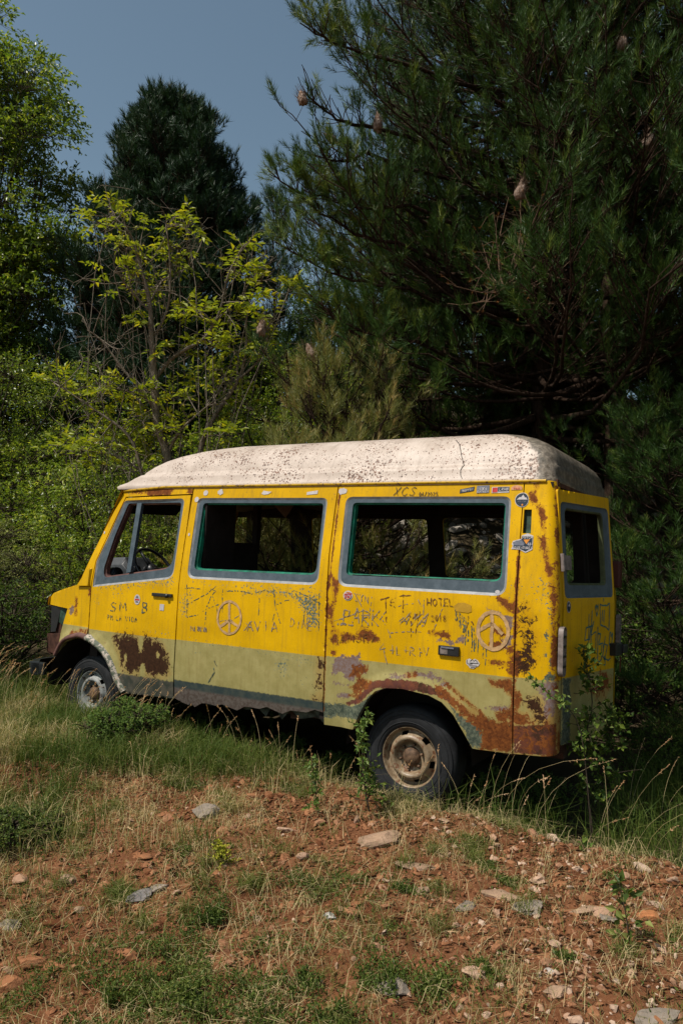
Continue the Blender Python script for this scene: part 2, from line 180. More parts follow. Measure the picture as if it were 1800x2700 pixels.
def H(x, y):
    x = np.asarray(x, float); y = np.asarray(y, float); s, t = vanst(x, y)
    zv = .0 - .043 * s - .03 * np.clip(t, 0, 3); zc = np.interp(s, [-3, -1, 0, 1.5, 3, 4.5, 7], [.44, .38, .325, .235, .11, .0, -.04])
    zn = -.10 + .105 * (np.clip(y, -5, 7) - 2.7) + .03 * (vnoise(x, y, 1.3, 3) - .5)
    edge = np.interp(s, [-.5, .8, 1.7, 2.5], [-2.0, -1.5, -1.05, -.78]) + .16 * (vnoise(x, y * 0, 1.7, 5) - .5) + .08 * (vnoise(x, y, 6, 8) - .5); w = np.interp(s, [1.3, 2.1], [.13, 1.9])
    f = sst(t, edge - w, edge + .05 + .25 * sst(s, 1.3, 2.1)); hn = zn + (np.maximum(zc, zn) - zn) * f
    g = sst(t, -.42, .0); h = hn + (zv - hn) * g
    wx = sst(x, -3, 1.2); h = h + wx * (np.clip(y - 8.4, 0, 5) * .62 + np.clip(y - 13.4, 0, 60) * .22) + (1 - wx) * np.clip(y - 9.5, 0, 60) * .06
    return h + .035 * (vnoise(x, y, 3.1, 1) - .5) + .040 * (vnoise(x, y, 8, 2) - .5) + .024 * (vnoise(x, y, 19, 4) - .5) + .12 * (vnoise(x, y, .5, 6) - .5) * sst(y, 8, 12)
def gp(sx, sy):
    """ground point seen at photo pixel (ray marched on the terrain)"""
    lo = None
    for yy in np.arange(1.5, 12, .02):
        p = at(sx, sy, yy)
        if p[2] < H(p[0], p[1]): return np.array([p[0], p[1], float(H(p[0], p[1]))])
    return p
u = np.linspace(-1, 1, 480); gx = 3.2 * np.sinh(u * 5.2) * .55; gx = 14.0 * u / 2.2 * .55 + np.sign(u) * (np.abs(u) ** 7) * 500
v = np.linspace(-1, 1, 480); gy = 4.4 + 3.6 * v + np.sign(v) * (np.abs(v) ** 7) * 500
X, Y = np.meshgrid(gx, gy); Z = H(X, Y); k = 480
idx = np.arange(k * k).reshape(k, k); Fq = np.stack([idx[:-1, :-1].ravel(), idx[:-1, 1:].ravel(), idx[1:, 1:].ravel(), idx[1:, :-1].ravel()], 1)
m = NT('red_soil', .95, .08); P = m.geo(); n1 = m.noise(1.6, 5, .65, P); n2 = m.noise(14, 6, .7, P); n3 = m.noise(70, 4, .7, P)
c = m.mix(m.step(n1, .35, .65), (.125, .047, .020), (.19, .082, .038)); c = m.mix(m.math('MULTIPLY', m.step(n2, .4, .7), .6), c, (.10, .042, .02)); c = m.mix(m.math('MULTIPLY', m.step(n3, .48, .66), .5), c, (.26, .135, .07))
fx = m.n('SeparateXYZ', Vector=P); far = m.step(m.math('ADD', m.math('ADD', fx.outputs[1], m.math('MULTIPLY', fx.outputs[0], .45)), m.math('MULTIPLY', n1, 1.2)), 5.3, 6.3)
c = m.mix(far, c, m.mix(n2, (.04, .035, .018), (.09, .065, .04))); m.col(c)
m.bump(m.math('ADD', m.math('MULTIPLY', n3, .5), m.math('MULTIPLY', m.noise(160, 3, .7, P), .5)), .9, .012); M['soil'] = m.m
tag(mk('ground', np.stack([X, Y, Z], -1).reshape(-1, 3), Fq, M['soil'], None, True), kind='structure')
# ------------------------------------------------ stones
def attr_mat(name, c0, c1, c2=None, rough=.85, spec=.15, trans=0, vs=1.0, nz=0, gloss=None):
    m = NT(name, rough, spec); a = m.attr('v').outputs['Fac']; c = m.mix(m.step(a, 0, .5 if c2 else 1), c0, c1)
    if c2: c = m.mix(m.step(a, .5, 1), c, c2)
    if nz: c = m.mix(m.math('MULTIPLY', m.step(m.noise(nz, 4, .7, m.geo()), .35, .75), .45), c, tuple(x * .45 for x in c0))
    m.col(c)
    if trans:
        tr = m.n('BsdfTranslucent'); m.t.links.new(m.mix(.5, c, m.mix(1, c, (1.5, 1.6, .45), 'MULTIPLY')), tr.inputs['Color']); mx = m.n('MixShader'); mx.inputs[0].default_value = trans
        out = m.t.nodes['Material Output']; m.t.links.new(m.b.outputs[0], mx.inputs[1]); m.t.links.new(tr.outputs[0], mx.inputs[2]); m.t.links.new(mx.outputs[0], out.inputs[0])
    return m.m
def icos(sub):
    bm = bmesh.new(); bmesh.ops.create_icosphere(bm, subdivisions=sub, radius=1); V = np.array([v.co for v in bm.verts]); F = np.array([[v.index for v in f.verts] for f in bm.faces]); bm.free(); return V, F
def rockverts(sub, sd, flat=.6):
    """angular stone: an icosphere cut by random planes"""
    V, F = icos(sub); r = np.random.default_rng(sd); V = V * (1 + .12 * r.normal(size=(len(V), 1)) * (.4 if sub > 2 else 1))
    for _ in range(9 if sub > 1 else 4):
        n = r.normal(size=3); n /= np.linalg.norm(n); d = r.uniform(.45, .8); q = V @ n; V = V - np.maximum(q - d, 0)[:, None] * n * .95
    V += .03 * r.normal(size=V.shape) * (1 if sub < 3 else .5); V *= np.array([1, r.uniform(.6, .9), r.uniform(.35, .6) * flat / .6]); return V, F
def rmat(N, r, tilt=.5):
    a = r.uniform(0, 2 * np.pi, N); b = r.normal(0, tilt, N); c = r.normal(0, tilt, N); ca, sa, cb, sb, cc, sc = np.cos(a), np.sin(a), np.cos(b), np.sin(b), np.cos(c), np.sin(c); O = np.zeros(N); I = np.ones(N)
    Rz = np.array([[ca, -sa, O], [sa, ca, O], [O, O, I]]); Rx = np.array([[I, O, O], [O, cb, -sb], [O, sb, cb]]); Ry = np.array([[cc, O, sc], [O, I, O], [-sc, O, cc]])
    return np.einsum('ijn,jkn,kln->nil', Rz, Rx, Ry)
def scatter_stones(name, P, S, mat, seed, sub=1, nvar=14, vbias=None):
    r = np.random.default_rng(seed); N = len(P); VV = []; FF = []; AV = []; off = 0
    for k in range(nvar):
        V, F = rockverts(sub, seed * 50 + k); sel = np.arange(k, N, nvar); n = len(sel)
        if not n: continue
        Rm = rmat(n, r, .45); W = np.einsum('nij,vj->nvi', Rm, V) * S[sel][:, None, None] + P[sel][:, None, :]
        VV.append(W.reshape(-1, 3)); FF.append((F[None] + (np.arange(n) * len(V))[:, None, None]).reshape(-1, 3) + off); off += n * len(V)
        a = r.random(n) if vbias is None else np.clip(vbias[sel] + r.normal(0, .18, n), 0, 1); AV.append(np.repeat(a, len(V)))
    return mk(name, np.concatenate(VV), np.concatenate(FF), mat, None, False, {'v': np.concatenate(AV)})
M['pebble'] = attr_mat('pebbles', (.13, .048, .02), (.30, .135, .065), (.52, .38, .28), .9, .1, nz=40)
M['gravelgrey'] = attr_mat('pale_scree', (.12, .10, .08), (.28, .25, .21), (.42, .38, .33), .9, .1, nz=8)
GRN = [(80, 2200, .26), (130, 2120, .16), (250, 1960, .24), (420, 1900, .2), (330, 1990, .16), (520, 2260, .13), (830, 2330, .17), (760, 2090, .10), (560, 2440, .20), (420, 2560, .24), (150, 2640, .2), (260, 2690, .2), (800, 2600, .22), (640, 2560, .2), (1020, 2600, .18), (960, 2480, .14), (1150, 2620, .1), (1290, 2560, .07),
       (1400, 2150, .16), (1350, 2110, .14), (1450, 2200, .12), (1210, 2230, .07), (500, 2080, .12), (300, 2690, .25), (500, 2660, .25), (700, 2690, .2), (880, 2690, .2), (1060, 2360, .09), (960, 2300, .08), (1340, 2330, .06), (1290, 2290, .06), (1600, 2300, .08), (1480, 2530, .05), (1750, 2490, .05), (820, 1840, .1), (700, 1990, .12)]
GP = [(*gp(a, b)[:2], r_) for a, b, r_ in GRN]
def green(x, y):
    d = np.zeros_like(x, dtype=float)
    for a, b, r_ in GP: d = np.maximum(d, 1 - np.hypot(x - a, (y - b) * .9) / (r_ * 1.5))
    return np.clip(d + .35 * (vnoise(x, y, 7, 12) - .5), 0, 1)
def vegd(x, y):
    """how grassy the ground is, 0..1"""
    s, t = vanst(x, y); te = np.interp(s, [-.5, .8, 1.7, 2.5], [-2.05, -1.55, -1.05, -.6]); a = sst(t, te - .12, te + .12) * sst(-s, -3.0, -1.9); b = .45 * sst(vnoise(x, y, 2.2, 21), .45, .75); left = .25 * sst(-x, -.6, 1.6) * sst(-y, -4.6, -3.6)
    bare = np.exp(-(((x + .35) / .55) ** 2 + ((y - 4.45) / .35) ** 2)) + .8 * np.exp(-(((x - .9) / .8) ** 2 + ((y - 3.9) / .45) ** 2))
    return np.clip(np.maximum(a, b + left) + .5 * green(x, y) - .6 * bare * (1 - a), 0, 1)
r_ = np.random.default_rng(11)
N = 60000; px = r_.uniform(-3.0, 3.0, N); py = r_.uniform(2.0, 6.0, N); s_, t_ = vanst(px, py); keep = (np.abs(px) < py * .8 + .2) & (t_ < .15) & (r_.random(N) > vegd(px, py) * .6) & (r_.random(N) < .35 + .9 * sst(vnoise(px, py, 2.6, 31), .3, .7)); px = px[keep]; py = py[keep]
sz = np.clip(r_.lognormal(-4.75, .50, len(px)), .0035, .026); grey = .30 + .45 * sst(px, 0, 1.4) * sst(-py, -3.8, -2.8)
tag(scatter_stones('gravel', np.stack([px, py, H(px, py) + sz * .12], 1), sz, M['pebble'], 3, 1, 14, grey), kind='stuff')
N = 3600; px = r_.uniform(-3, 3, N); py = r_.uniform(2.1, 5.2, N); s_, t_ = vanst(px, py); keep = (np.abs(px) < py * .8) & (t_ < 0) & (r_.random(N) > vegd(px, py) * .9); px = px[keep]; py = py[keep]; sz = np.clip(r_.lognormal(-4.1, .5, len(px)), .010, .055)
tag(scatter_stones('rubble', np.stack([px, py, H(px, py) + sz * .08], 1), sz, M['pebble'], 5, 2, 12, .45 + .3 * sst(px, -.5, 1.2)), kind='stuff')
# scree bank seen behind the pines and through the rear windows
N = 3600; px = r_.uniform(-.5, 12, N); py = r_.uniform(9.6, 20, N); sz = np.clip(r_.lognormal(-2.45, .5, N), .03, .35)
tag(scatter_stones('scree', np.stack([px, py, H(px, py) + sz * .1], 1), sz, M['gravelgrey'], 6, 1, 14), kind='stuff')
# rocks one can point to
def rock(sx, sy, size, label, c=(.36, .29, .24), sd=1, el=1, flat=.6, rz=0):
    p = gp(sx, sy); V, F = rockverts(3, sd, flat); V = V * size * np.array([el, 1, 1]); m = NT('stone_%d' % sd, .9, .12); n = m.noise(9, 5, .7); n2 = m.noise(40, 5, .7)
    cc = m.mix(m.step(n, .35, .7), tuple(x * .75 for x in c), tuple(min(.6, x * 1.25) for x in c)); m.col(m.mix(m.math('MULTIPLY', m.step(n2, .5, .7), .5), cc, (.17, .10, .06))); m.bump(n2, .6, .01)
    o = mk('rock', V, F, m.m, None, False); o.location = (p[0], p[1], p[2] + size * .02); o.rotation_euler = (rnd.uniform(-.2, .2), rnd.uniform(-.2, .2), rz); tag(o, label, 'rock'); return o
G_ = (.24, .20, .16); O_ = (.30, .13, .06); T_ = (.32, .21, .14)
for a in [(540, 2150, .075, 'pointed pale grey rock half hidden in dry grass near the middle left', G_, 11, 1.25, .9), (985, 2215, .12, 'long low grey rock on red gravel below the rear wheel', T_, 12, 1.25, .5, .1), (1165, 2165, .045, 'small flat stone just in front of the rear wheel', T_, 13, 1.2, .4),
          (185, 2325, .055, 'rounded tan rock on the bare soil at lower left', T_, 14, .9, .8), (370, 2370, .055, 'dark grey cracked rock, left of a grey pair on the bare soil', (.22, .2, .19), 15, 1.4, .6, .7), (425, 2345, .055, 'grey rock, right of a pair on the bare soil', G_, 16, 1.2, .6), (375, 2260, .04, 'pinkish tan stone behind the grey pair of rocks', O_, 17, 1.3, .6), (210, 2400, .028, 'small pale stone below the rounded tan rock', T_, 18),
          (1100, 2288, .08, 'wide tan slab sunk in the red gravel under the rear wheel', T_, 19, 1.5, .3), (1310, 2370, .075, 'long tan stone, upper left piece of a broken ridge of rock', T_, 20, 1.5, .5, -.4), (1385, 2405, .075, 'grey stone, lower right piece of a broken ridge of rock', G_, 21, 1.3, .5, -.2), (1225, 2400, .05, 'grey and tan jagged rock left of the broken ridge', G_, 22, 1.2, .8),
          (1540, 2405, .055, 'tan rock beside the small plant at right', T_, 23, 1.3, .6), (1600, 2430, .05, 'grey flat rock left of the small plant at right', G_, 24, 1.3, .5), (1712, 2425, .055, 'bright orange rock at the right edge', (.42, .17, .07), 25, 1.1, .8), (1480, 2335, .035, 'orange tinged stone on the gravel at right', O_, 26, 1.3, .5),
          (1445, 2565, .028, 'small whitish stone low on the right gravel', (.45, .4, .36), 27), (1470, 2620, .055, 'tan blocky rock near the bottom right', T_, 28, 1.2, .8), (1030, 2610, .07, 'pale grey rock showing through green plants at the bottom', G_, 29, 1.2, .7), (80, 2550, .06, 'brown angular rock at the lower left edge', O_, 30, 1.2, .8), (145, 2555, .05, 'reddish square rock at the lower left', O_, 31, 1, .9), (20, 2450, .055, 'grey rock on the left edge', G_, 32, 1.1, .8),
          (870, 2420, .035, 'small grey white stone in the middle of the ground', (.42, .4, .37), 33), (680, 2430, .03, 'small pale stone right of the centre herbs', T_, 34), (1730, 2690, .07, 'grey rock cut by the bottom edge at right', G_, 35, 1.3, .7), (1110, 2360, .04, 'light stone left of the jagged rock', T_, 36, 1.2, .6), (310, 2590, .045, 'long orange brown stone at the bottom left', O_, 37, 1.5, .6), (20, 2620, .06, 'rust coloured rock in the lower left corner', O_, 38, 1.2, .8), (1760, 2260, .05, 'tan stone on the crest at the right edge', T_, 39, 1.2, .7)]: rock(*a)
# ------------------------------------------------ the van (its own frame: x rearward, y away from the camera, z up)
VM = Matrix(((0.86601, 0.49833, 0.04123), (-0.49904, 0.86654, 0.00844), (-0.03152, -0.02788, 0.99911)))
VC = Vector((5.19288, -4.62300, 1.57504))
van = empty('camper_van'); van.matrix_world = Matrix.Translation(Vector((0, 0, CAMZ)) - VM @ VC) @ VM.to_4x4()
tag(van, 'rusty yellow and beige camper van with white high roof and empty windows', 'van')
def vw(x, y, z): return VM @ (Vector((x, y, z)) - VC) + Vector((0, 0, CAMZ))
WID = 1.96
def prof(X, Z):
    y = 0.0
    if Z > 1.3: y += 0.115 * ((Z - 1.3) / 0.8) ** 1.25
    if Z < 0.7: y += 0.06 * ((0.7 - Z) / 0.5) ** 2
    if X < 0.75: y += 0.085 * ((0.75 - X) / 1.0) ** 2
    return y
XE = 3.985
def near(s, z, off=0):
    """outer skin of the left side; past XE the parameter runs round the rear corner; off > 0 goes inward"""
    y = prof(s, z); lean = .06 * max(0, (z - 1.35) / .75)
    if s <= XE: return (s - lean * max(0, (s - 3.79) / .2), y + off, z)
    r = .065; a = min(1.5708, (s - XE) / r); rest = max(0, s - XE - r * 1.5708)
    return (XE - lean + (r - off) * math.sin(a), y + r - (r - off) * math.cos(a) + rest, z)
def flare(P, arch, w=.075, h=.022):
    d = np.full(len(P), 9.0)
    for i in range(1, len(arch)):
        a = np.array(arch[i - 1]); b = np.array(arch[i]); ab = b - a
        t = np.clip(((P - a) @ ab) / max(1e-9, ab @ ab), 0, 1); d = np.minimum(d, np.hypot(*(P - a - t[:, None] * ab).T))
    return h * np.clip(1.35 - d / w, 0, 1)
def rrect(c, r, k=5):
    """rounded polygon; c corners in order, r radius or list"""
    out = []; n = len(c); rr = r if hasattr(r, '__len__') else [r] * n
    for i in range(n):
        p = Vector(c[i]); a = (Vector(c[i - 1]) - p).normalized(); b = (Vector(c[(i + 1) % n]) - p).normalized()
        ang = a.angle(b); d = rr[i] / math.tan(ang / 2); p0 = p + a * d; p1 = p + b * d
        for j in range(k + 1):
            t = j / k; q = (1 - t) ** 2 * p0 + 2 * t * (1 - t) * p + t * t * p1; out.append((q.x, q.y))
    return out
def resamp(loop, step):
    out = []
    for i in range(len(loop)):
        a = np.array(loop[i]); b = np.array(loop[(i + 1) % len(loop)]); n = max(1, int(round(np.hypot(*(b - a)) / step)))
        for j in range(n): out.append(tuple(a + (b - a) * j / n))
    return out
def sheet(outer, holes, step):
    """triangulated 2-D sheet with holes; returns pts, tris, boundary loops"""
    loops = [resamp(l, step) for l in [outer] + holes]; pts = []; edges = []; idx = []
    for l in loops:
        n = len(pts); pts += l; idx.append(list(range(n, n + len(l)))); edges += [(n + i, n + (i + 1) % len(l)) for i in range(len(l))]
    A = np.array(outer); x0, y0 = A.min(0); x1, y1 = A.max(0)
    gx, gy = np.meshgrid(np.arange(x0 + step / 2, x1, step), np.arange(y0 + step / 2, y1, step)); G = np.stack([gx.ravel(), gy.ravel()], 1)
    ok = sdist(G, outer) > step * .45
    for h in holes: ok &= sdist(G, h) < -step * .45
    pts += [tuple(g) for g in G[ok]]
    r = delaunay_2d_cdt([Vector(p) for p in pts], edges, [], 0, 1e-6)
    V = np.array([tuple(v) for v in r[0]]); T = np.array([f for f in r[2] if len(f) == 3]); c = V[T].mean(1)
    ok = inpoly(c, outer)
    for h in holes: ok &= ~inpoly(c, h)
    back = {}
    for i, o in enumerate(r[3]):
        for k in o: back[k] = i
    return V, T[ok], [[back[i] for i in l] for l in idx]
RK = {1: 0, 2: 1, 3: 2, 4: 3, 5: 4}
def paint(P, key):
    A = np.zeros((len(P), 6))
    for k, t, poly in RUST:
        if k != key: continue
        A[:, RK[t]] = np.maximum(A[:, RK[t]], np.clip(.5 + sdist(P, poly) / (.20 if t == 2 else .075), 0, .92 if t == 2 else 1))
    if key == 'D':
        for cx, cz, rx, rz in ((.665, .80, .035, .07), (.70, .63, .03, .05), (.50, .70, .02, .04), (.86, .74, .02, .03)): A[:, 1] -= .75 * np.exp(-((P[:, 0] - cx) / rx) ** 2 - ((P[:, 1] - cz) / rz) ** 2)
    for k, s, poly in SPK:
        if k != key: continue
        A[:, 5] = np.maximum(A[:, 5], np.clip(.5 + sdist(P, poly) / .10, 0, 1) * (s + .20))
    return A
def seampaint(P, A, x, side, z0=.5, z1=2.1, s=.62, w=.012):
    d = np.abs(P[:, 0] - x); A[:, 0] = np.maximum(A[:, 0], np.clip(1 - d / w, 0, 1) * s * ((P[:, 1] > z0) & (P[:, 1] < z1)))
def panel(name, outer, holes, key, mat, parent, step=.014, thick=.02, arch=None, far=False, seams=(), dz=0):
    V, T, loops = sheet(outer, holes, step); n = len(V)
    bul = flare(V, arch) if arch else np.zeros(n)
    A = paint(V, key)
    if key == 'C': A[:, 0] = np.maximum(A[:, 0], .44 * sst(-V[:, 1], -1.0, -.6) + .10 * sst(V[:, 0], 3.9, 4.0))
    for s in seams: seampaint(V, A, *s)
    out = np.array([near(p[0], p[1], -b) for p, b in zip(V, bul)])
    inn = np.array([near(p[0], p[1], thick) for p in V])
    W = [out, inn]; F = [tuple(t) for t in T] + [tuple(t[::-1] + n) for t in T]; m = 2 * n
    # separate rim vertices keep the cut edge crisp
    for l in loops:
        k = len(l); W += [out[l], inn[l]]
        ar = sum((V[l][i - 1][0] * V[l][i][1] - V[l][i][0] * V[l][i - 1][1]) for i in range(k))
        for i in range(k):
            j = (i + 1) % k; F.append((m + i, m + j, m + k + j, m + k + i))
        m += 2 * k
    W = np.concatenate(W)
    if far: W[:, 1] = WID - W[:, 1]
    A = np.concatenate([A, A] + [np.concatenate([A[l], A[l]]) for l in loops])
    mi = [0] * len(T) + [1] * len(T) + [0] * (len(F) - 2 * len(T))
    o = mk(name, W, F, None, parent, True, {'ra': A[:, :3], 'rb': A[:, 3:]}, mats=[mat, M['inner']], midx=mi)
    bm = bmesh.new(); bm.from_mesh(o.data); bmesh.ops.recalc_face_normals(bm, faces=bm.faces); bm.to_mesh(o.data); bm.free()
    return o
def loopoff(loop, d):
    """inward offset of a closed 2-D loop"""
    P = np.array(loop); n = len(P); c = P.mean(0); out = []
    ar = sum(P[i - 1][0] * P[i][1] - P[i][0] * P[i - 1][1] for i in range(n)); sg = 1 if ar > 0 else -1
    for i in range(n):
        a = P[i] - P[i - 1]; b = P[(i + 1) % n] - P[i]; a = a / (np.hypot(*a) + 1e-9); b = b / (np.hypot(*b) + 1e-9); t = a + b; t = t / (np.hypot(*t) + 1e-9)
        nn = np.array([-t[1], t[0]]) * sg; out.append(tuple(P[i] + nn * d))
    return out
def ring(name, rows, mat, parent, far=False, mapf=near, smooth=True, split=True):
    """rows: list of (loop, inward offset); consecutive rows joined"""
    V = []; F = []
    for (l0, o0), (l1, o1) in zip(rows[:-1], rows[1:]):
        n = len(l0); b = len(V)
        V += [mapf(p[0], p[1], o0) for p in l0] + [mapf(p[0], p[1], o1) for p in l1]
        for i in range(n): F.append((b + i, b + (i + 1) % n, b + n + (i + 1) % n, b + n + i))
    V = np.array(V, dtype=float)
    if far: V[:, 1] = WID - V[:, 1]
    return mk(name, V, F, mat, parent, smooth)
# ---- materials of the van

def body_mat(name, low_z=.895, mode='side'):
    m = NT(name, .5, .12); o = m.obj(); z = m.n('SeparateXYZ', Vector=o).outputs[2]
    n1 = m.noise(9, 6, .7); n2 = m.noise(45, 5, .75); n3 = m.noise(170, 4, .7); big = m.noise(2.2, 3)
    nn = m.math('ADD', m.math('MULTIPLY', m.noise(11, 8, .78, dist=.6), .62), m.math('MULTIPLY', n2, .38)); nn = m.math('ADD', .5, m.math('MULTIPLY', m.math('SUBTRACT', nn, .5), 2.6))
    ye = m.mix(m.step(big, .35, .7), (.55, .31, .0005), (.70, .40, .001)); ye = m.mix(m.math('MULTIPLY', m.step(n2, .45, .8), .25), ye, (.40, .24, .006))
    be = m.mix(m.step(n1, .3, .75), (.27, .23, .08), (.36, .31, .125)); be = m.mix(m.math('MULTIPLY', m.step(n3, .55, .7), .3), be, (.20, .185, .09))
    line = m.math('ADD', z, m.math('MULTIPLY', m.math('SUBTRACT', n2, .5), .012)); c = m.mix(m.step(line, low_z - .003, low_z + .003), be, ye)
    # faint dirt that runs down and gathers low on the panels
    st = m.n('Mapping', Scale=(14, 14, 1.2)); m.t.links.new(o, st.inputs[0]); streak = m.noise(3, 4, .6, st.outputs[0])
    c = m.mix(m.math('MULTIPLY', m.step(streak, .45, .85), .4), c, (.17, .11, .03))
    fine = m.noise(75, 3, .6)
    c = m.mix(m.math('MULTIPLY', m.step(fine, .66, .70), .7), c, (.12, .09, .04))
    ra = m.n('SeparateColor', Color=m.attr('ra').outputs['Color']); rb = m.n('SeparateColor', Color=m.attr('rb').outputs['Color'])
    def msk(a, k=1.5, e=.05, amp=nn): return m.step(m.math('ADD', a, m.math('MULTIPLY', m.math('SUBTRACT', amp, .5), k)), .5 - e, .5 + e)
    spn = m.noise(58, 4, .75)
    sp = m.step(m.math('ADD', rb.outputs[2], m.math('MULTIPLY', m.math('SUBTRACT', spn, .5), 3.2)), .70, .76)
    c = m.mix(sp, c, m.mix(m.step(n2, .45, .6), (.075, .10, .065), (.15, .20, .205)))
    rust = m.mix(m.step(n2, .3, .7), (.075, .022, .008), (.23, .075, .018)); dark = m.mix(m.step(n2, .3, .75), (.022, .010, .005), (.06, .026, .012))
    lil = m.mix(m.step(n2, .35, .65), (.21, .165, .165), (.17, .10, .07)); grn = m.mix(m.step(n2, .4, .62), (.045, .06, .045), (.13, .145, .10))
    flr = m.mix(m.step(n1, .35, .65), (.085, .032, .026), (.15, .05, .025)); flr = m.mix(m.step(m.noise(7, 6, .7), .48, .62), flr, (.045, .022, .012))
    stain = m.step(m.math('ADD', ra.outputs[0], m.math('MULTIPLY', m.math('SUBTRACT', n1, .5), .8)), .28, .5)
    c = m.mix(m.math('MULTIPLY', stain, .42), c, (.32, .12, .006))
    edge = m.step(m.math('ADD', ra.outputs[1], m.math('MULTIPLY', m.math('SUBTRACT', n1, .5), .8)), .22, .5)
    c = m.mix(m.math('MULTIPLY', edge, .25), c, (.34, .13, .006))
    m3 = msk(ra.outputs[2], 1.5); m1 = msk(ra.outputs[0], 1.35); m2 = msk(ra.outputs[1], 1.15); m4 = msk(rb.outputs[0], 1.0); m5 = msk(rb.outputs[1], .5)
    c = m.mix(m3, c, lil); c = m.mix(m4, c, grn); c = m.mix(m5, c, flr); c = m.mix(m1, c, rust); c = m.mix(m2, c, dark)
    anyr = m.math('MAXIMUM', m.math('MAXIMUM', m1, m2), m.math('MAXIMUM', m4, m5))
    if mode == 'mid':   # the dark underseal strip along the sill of the sliding-side panel
        sz = m.math('ADD', z, m.math('MULTIPLY', m.math('SUBTRACT', n2, .5), .03)); s1 = m.math('SUBTRACT', 1, m.step(sz, .566, .576))
        c = m.mix(s1, c, m.mix(m.step(n1, .4, .6), (.03, .045, .045), (.055, .065, .055)))
        s2 = m.math('SUBTRACT', 1, m.step(sz, .50, .525)); c = m.mix(s2, c, m.mix(m.step(n2, .4, .6), (.075, .055, .045), (.12, .10, .085)))
        anyr = m.math('MAXIMUM', anyr, s1)
    if mode == 'door':
        sz = m.math('ADD', z, m.math('MULTIPLY', m.math('SUBTRACT', n2, .5), .05)); s1 = m.math('SUBTRACT', 1, m.step(sz, .545, .56))
        c = m.mix(s1, c, m.mix(m.step(n1, .4, .6), (.04, .045, .035), (.09, .08, .06))); anyr = m.math('MAXIMUM', anyr, s1)
    m.col(c); m.put(m.b.inputs['Roughness'], m.math('ADD', .48, m.math('MULTIPLY', anyr, .45), clamp=True))
    h = m.math('SUBTRACT', m.math('MULTIPLY', m.noise(30, 5, .65), .35), m.math('MULTIPLY', anyr, .35)); m.bump(m.math('ADD', h, m.math('MULTIPLY', m.noise(2.6, 3, .5), 3.0)), .34, .004)
    return m.m
M['body'] = body_mat('yellow_paint'); M['mid'] = body_mat('yellow_paint_sill', .888, 'mid'); M['door'] = body_mat('yellow_paint_door', .885, 'door'); M['corner'] = body_mat('yellow_paint_corner', .90)
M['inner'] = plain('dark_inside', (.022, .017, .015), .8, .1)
m_ = NT('slate_surround', .5, .35); n_ = m_.noise(14, 5, .65); m_.col(m_.mix(m_.step(n_, .3, .75), (.045, .066, .083), (.085, .112, .135))); m_.bump(m_.noise(60, 4), .15, .003); M['slate'] = m_.m
M['slatelip'] = plain('pale_grey_lip', (.23, .235, .24), .5, .4, .25, 20)  # highlight on the recess edge painted in, paler than the slate
M['green'] = plain('green_rubber', (.006, .14, .085), .6, .2, .45, 16)
m_ = NT('sill_edge', .6); n_ = m_.noise(12, 5, .7); m_.col(m_.mix(m_.step(n_, .5, .55), (.42, .36, .25), (.14, .05, .02))); M['lipcream'] = m_.m
M['black'] = plain('black_plastic', (.012, .013, .015), .38, .5, .3, 12)
M['rubber'] = plain('tyre_rubber', (.018, .019, .021), .75, .25, .4, 9, bump=.3)
m_ = NT('rim_paint', .45, .5); n_ = m_.noise(16, 6, .7); c_ = m_.mix(m_.step(n_, .3, .7), (.15, .10, .055), (.33, .25, .16)); c_ = m_.mix(m_.step(m_.noise(20, 6, .75), .52, .62), c_, (.13, .05, .02))
m_.col(c_); m_.bump(m_.noise(50, 4), .2, .003); M['rim'] = m_.m
m_ = NT('rim_grey', .6, .3); n_ = m_.noise(16, 6, .7); c_ = m_.mix(m_.step(n_, .3, .7), (.16, .17, .16), (.33, .34, .33)); c_ = m_.mix(m_.step(m_.noise(25, 6, .75), .55, .62), c_, (.06, .04, .03)); m_.col(c_); M['rimgrey'] = m_.m
M['hub'] = plain('rusty_hub', (.12, .07, .04), .7, .3, .6, 30)
M['browntrim'] = plain('brown_trim', (.12, .055, .045), .6, .3, .35, 12)
M['rustinner'] = plain('rusty_metal', (.07, .03, .02), .75, .2, .5, 18)
M['underseal'] = plain('flaking_underseal', (.07, .075, .06), .8, .2, .6, 16, bump=.5)
M['greengrime'] = plain('green_grime', (.03, .07, .045), .6, .3, .8, 9)
M['dash'] = plain('dash_plastic', (.05, .055, .06), .5, .4, .3, 10)
M['cream'] = plain('dirty_cream', (.30, .25, .17), .6, .3, .35, 10)
M['white_st'] = plain('sticker_white', (.48, .45, .45), .6, .2, .12, 60); M['navy'] = plain('sticker_navy', (.012, .025, .045), .5, .3, .3, 40)
M['red_st'] = plain('sticker_red', (.45, .03, .03), .5, .3, .2, 40); M['grey_st'] = plain('sticker_grey', (.14, .15, .19), .5, .3, .2, 40)
M['peach_st'] = plain('sticker_peach', (.50, .24, .12), .5, .3, .2, 40); M['orange_st'] = plain('sticker_orange', (.60, .22, .02), .5, .3, .2, 40)
M['ink'] = plain('black_ink', (.012, .012, .012), .5, .3, .1, 20); M['tealink'] = plain('teal_marker', (.01, .13, .15), .5, .3, .3, 14)
M['scr_g'] = plain('scratch_grey_green', (.09, .11, .08), .7, .2, .5, 40); M['scr_s'] = plain('scratch_pale', (.24, .19, .14), .7, .2, .4, 40)
M['scr_r'] = plain('scratch_rusty', (.16, .07, .02), .7, .2, .5, 40); M['scr_w'] = plain('chalk_pink_spray', (.46, .29, .14), .8, .1, .3, 30)
M['silver'] = plain('silver_plastic', (.20, .165, .15), .5, .3, .4, 25)
